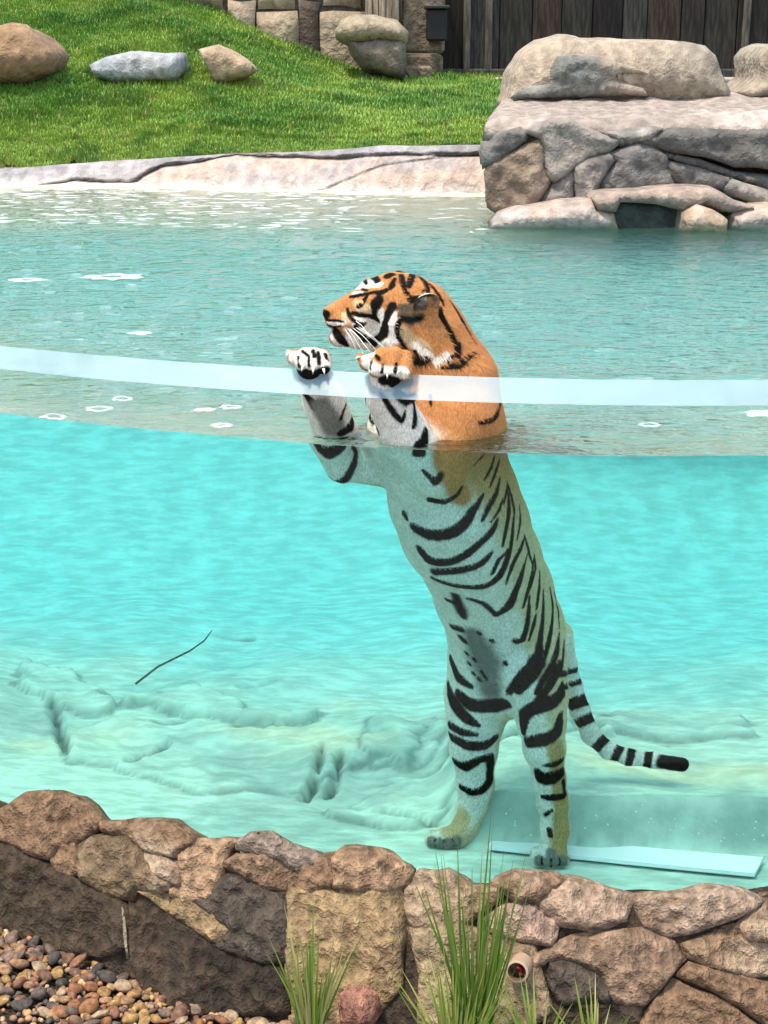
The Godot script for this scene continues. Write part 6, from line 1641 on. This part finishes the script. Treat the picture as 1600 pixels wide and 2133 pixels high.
	stroke("k",0.25,[Vector3(.267,.366,.017),Vector3(.279,.306,-.005)],[.0115,.0091])
	stroke("k",0.20,[Vector3(.231,.818,.084),Vector3(.246,.817,.065),Vector3(.299,.730,-.236),Vector3(.317,.734,-.241),Vector3(.333,.733,-.259)],[.0119,.0128,.0144,.0135,.0126])
	stroke("k",0.20,[Vector3(.249,.762,.062),Vector3(.266,.756,.027),Vector3(.319,.670,-.268),Vector3(.337,.676,-.274),Vector3(.352,.675,-.293)],[.0110,.0119,.0134,.0126,.0117])
	stroke("k",0.20,[Vector3(.318,.570,-.310),Vector3(.330,.580,-.297),Vector3(.347,.589,-.294),Vector3(.365,.594,-.301),Vector3(.380,.590,-.331)],[.0246,.0264,.0282,.0264,.0247])
	stroke("k",0.20,[Vector3(.351,.490,-.319),Vector3(.363,.501,-.308),Vector3(.379,.511,-.307),Vector3(.397,.516,-.317),Vector3(.408,.513,-.342)],[.0208,.0223,.0238,.0223,.0208])
	stroke("k",0.20,[Vector3(.419,.374,-.340),Vector3(.427,.393,-.322),Vector3(.439,.410,-.320),Vector3(.453,.421,-.333),Vector3(.462,.420,-.360)],[.0190,.0203,.0217,.0203,.0190])
	stroke("k",0.20,[Vector3(.492,.329,-.341),Vector3(.496,.349,-.328),Vector3(.503,.368,-.332),Vector3(.513,.381,-.351),Vector3(.517,.380,-.371)],[.0160,.0172,.0184,.0172,.0161])
	stroke("k",0.20,[Vector3(.546,.305,-.345),Vector3(.547,.326,-.334),Vector3(.551,.346,-.336),Vector3(.556,.363,-.350),Vector3(.562,.365,-.381)],[.0140,.0151,.0161,.0151,.0141])
	stroke("k",0.20,[Vector3(.618,.290,-.370),Vector3(.616,.311,-.347),Vector3(.618,.333,-.347),Vector3(.622,.349,-.364),Vector3(.628,.350,-.389)],[.0141,.0151,.0161,.0151,.0141])
	stroke("k",0.25,[Vector3(.680,.319,-.349),Vector3(.691,.317,-.350),Vector3(.707,.314,-.351),Vector3(.732,.310,-.351),Vector3(.754,.306,-.352)],[.0341,.0351,.0361,.0361,.0361])
	var t0 := Time.get_ticks_msec()
	var r := net(.0095)
	var f := finer(r[0], r[1])
	var v: PackedVector3Array = f[0]
	var quads: PackedInt32Array = f[1]
	var nrm: PackedVector3Array = f[2]
	var cols := PackedColorArray()
	for i in v.size():
		cols.append(coat(v[i], nrm[i]))
	var idx := PackedInt32Array()
	for i in range(0, quads.size(), 4):
		idx.append_array([quads[i], quads[i + 1], quads[i + 2], quads[i], quads[i + 2], quads[i + 3]])
	put("body", tri_mesh(v, cols, idx), mats.fur, root)
	# short fur: one blade on each of many points, in the colour of the coat there
	var hb := SurfaceTool.new()
	hb.begin(Mesh.PRIMITIVE_TRIANGLES)
	for q in [Vector3(-.0011, 0, 0), Vector3(.0011, 0, 0), Vector3(0, 0, .013)]:
		hb.set_color(Color.WHITE)
		hb.set_normal(Vector3(0, 1, 0))
		hb.add_vertex(q)
	var xf := []
	var hc := []
	for n in 110000:
		var i := rng.randi() % v.size()
		var p := v[i]
		var up := nrm[i]
		var hy := p.y - .2
		var head := smoothstep(1.72, 1.95, hy)
		var flow := Vector3(.9, -.5, 0) * head + Vector3(.05, -1, 0) * (1.0 - head)
		flow = (flow + Vector3(rng.randfn(), rng.randfn(), rng.randfn()) * .22)
		flow = (flow - up * flow.dot(up)).normalized()
		if not flow.is_normalized():
			continue
		var ruff := 1.0 + 1.0 * smoothstep(1.72, 1.8, hy) * smoothstep(2.0, 1.85, hy) * smoothstep(-.42, -.34, p.x) * smoothstep(.62, .55, p.z)
		if p.x < -.40 and hy > 1.75:
			ruff = .45
		var d := (flow + up * rng.randf_range(.12, .42)).normalized()
		var sd := d.cross(up).normalized()
		var len := rng.randf_range(.7, 1.25) * ruff
		xf.append(Transform3D(Basis(-sd, sd.cross(d), d * len), p - up * .0015))
		hc.append(cols[i] * rng.randf_range(.75, 1.2))
	var fur := copies("fur", hb.commit(), mats.hair, xf, hc, root)
	fur.set_meta("kind", "stuff")
	put("nose", pebble(.017, Vector3(.75, .85, 1.15), Color(.10, .05, .045), 71, 8), mats.plain, root, Vector3(-.620,2.173,.440))
	for sd in [1, -1]:
		var e := put("eye", pebble(.0145, Vector3(1, .9, .8), Color(.42, .28, .06), 72, 8), mats.gloss, root, Vector3(-.502,2.209,.498) + Vector3(0, 0, -.058 if sd < 0 else 0))
		put("pupil", pebble(.006, Vector3(1, 1, .6), Color(.005, .005, .005), 73, 6), mats.gloss, e, Vector3(-.005, 0, .009 * sd))
	var cup := func(sd: float) -> ArrayMesh:
		var cv := PackedVector3Array()
		var cc := PackedColorArray()
		var ci := PackedInt32Array()
		var rings := 9
		for i in rings * 2:
			var back := i >= rings
			var t: float = float(i if not back else rings * 2 - 1 - i) / (rings - 1)
			for k in 20:
				var a := TAU * k / 20
				var er := .043 * sin(t * PI * .5) * (1.0 + .12 * sin(a))
				var dep := (.030 if back else .022) * (1.0 - t * t)
				cv.append(Vector3(cos(a) * er, sin(a) * er * 1.05, -dep * sd))
				var c := Color(.30, .25, .20).lerp(Color(.55, .42, .28), smoothstep(.5, 1.0, t)) if not back else Color(.015, .013, .012)
				if not back and sin(a) < .2:
					c = c.lerp(Color(.52, .48, .42), .6 * (1.0 - t))
				if back and sin(a) > .3 and t > .35 and t < .85:
					c = Color(.75, .72, .66)
				cc.append(c)
		for i in rings * 2 - 1:
			for k in 20:
				var p0 := i * 20 + k
				var p1 := i * 20 + (k + 1) % 20
				ci.append_array([p0, p1, p0 + 20, p1, p1 + 20, p0 + 20])
		return tri_mesh(cv, cc, ci)
	var ear := put("ear", cup.call(1.0), mats.fur, root, Vector3(-.297,2.212,.562))
	ear.rotation = Vector3(.62, .35, -.75)
	for w in [[Vector3(-.562,2.146,.485),Vector3(-.493,2.041,.520)],[Vector3(-.556,2.140,.485),Vector3(-.469,2.051,.540)],[Vector3(-.550,2.146,.485),Vector3(-.430,2.074,.550)],[Vector3(-.543,2.152,.485),Vector3(-.421,2.071,.560)],[Vector3(-.562,2.130,.485),Vector3(-.521,2.065,.530)],[Vector3(-.553,2.133,.485),Vector3(-.485,2.070,.540)],[Vector3(-.532,2.159,.485),Vector3(-.476,2.117,.570)],[Vector3(-.546,2.140,.485),Vector3(-.452,2.066,.565)]]:
		put("whisker", tube([w[0], w[0].lerp(w[1], .5) + Vector3(0, .008, .004), w[1]], [.0011, .001, .0005], Color(.85, .85, .82), 4, false), mats.plain, root)
	for c in [[Vector3(-.501,2.096,.820),Vector3(-.517,2.093,.832)],[Vector3(-.467,2.064,.840),Vector3(-.477,2.052,.852)],[Vector3(-.418,2.057,.860),Vector3(-.421,2.038,.872)],[Vector3(-.377,2.065,.856),Vector3(-.392,2.049,.868)],[Vector3(-.721,2.093,.740),Vector3(-.738,2.086,.752)],[Vector3(-.681,2.059,.770),Vector3(-.686,2.044,.782)],[Vector3(-.649,2.054,.774),Vector3(-.651,2.035,.786)],[Vector3(-.618,2.050,.770),Vector3(-.615,2.032,.782)]]:
		put("claw", tube([c[0], c[0].lerp(c[1], .6) + Vector3(0, .004, 0), c[1]], [.0045, .0035, .0006], Color(.75, .70, .60), 6), mats.plain, root)
	print("tiger ", v.size(), " vertices, ", Time.get_ticks_msec() - t0, " ms")
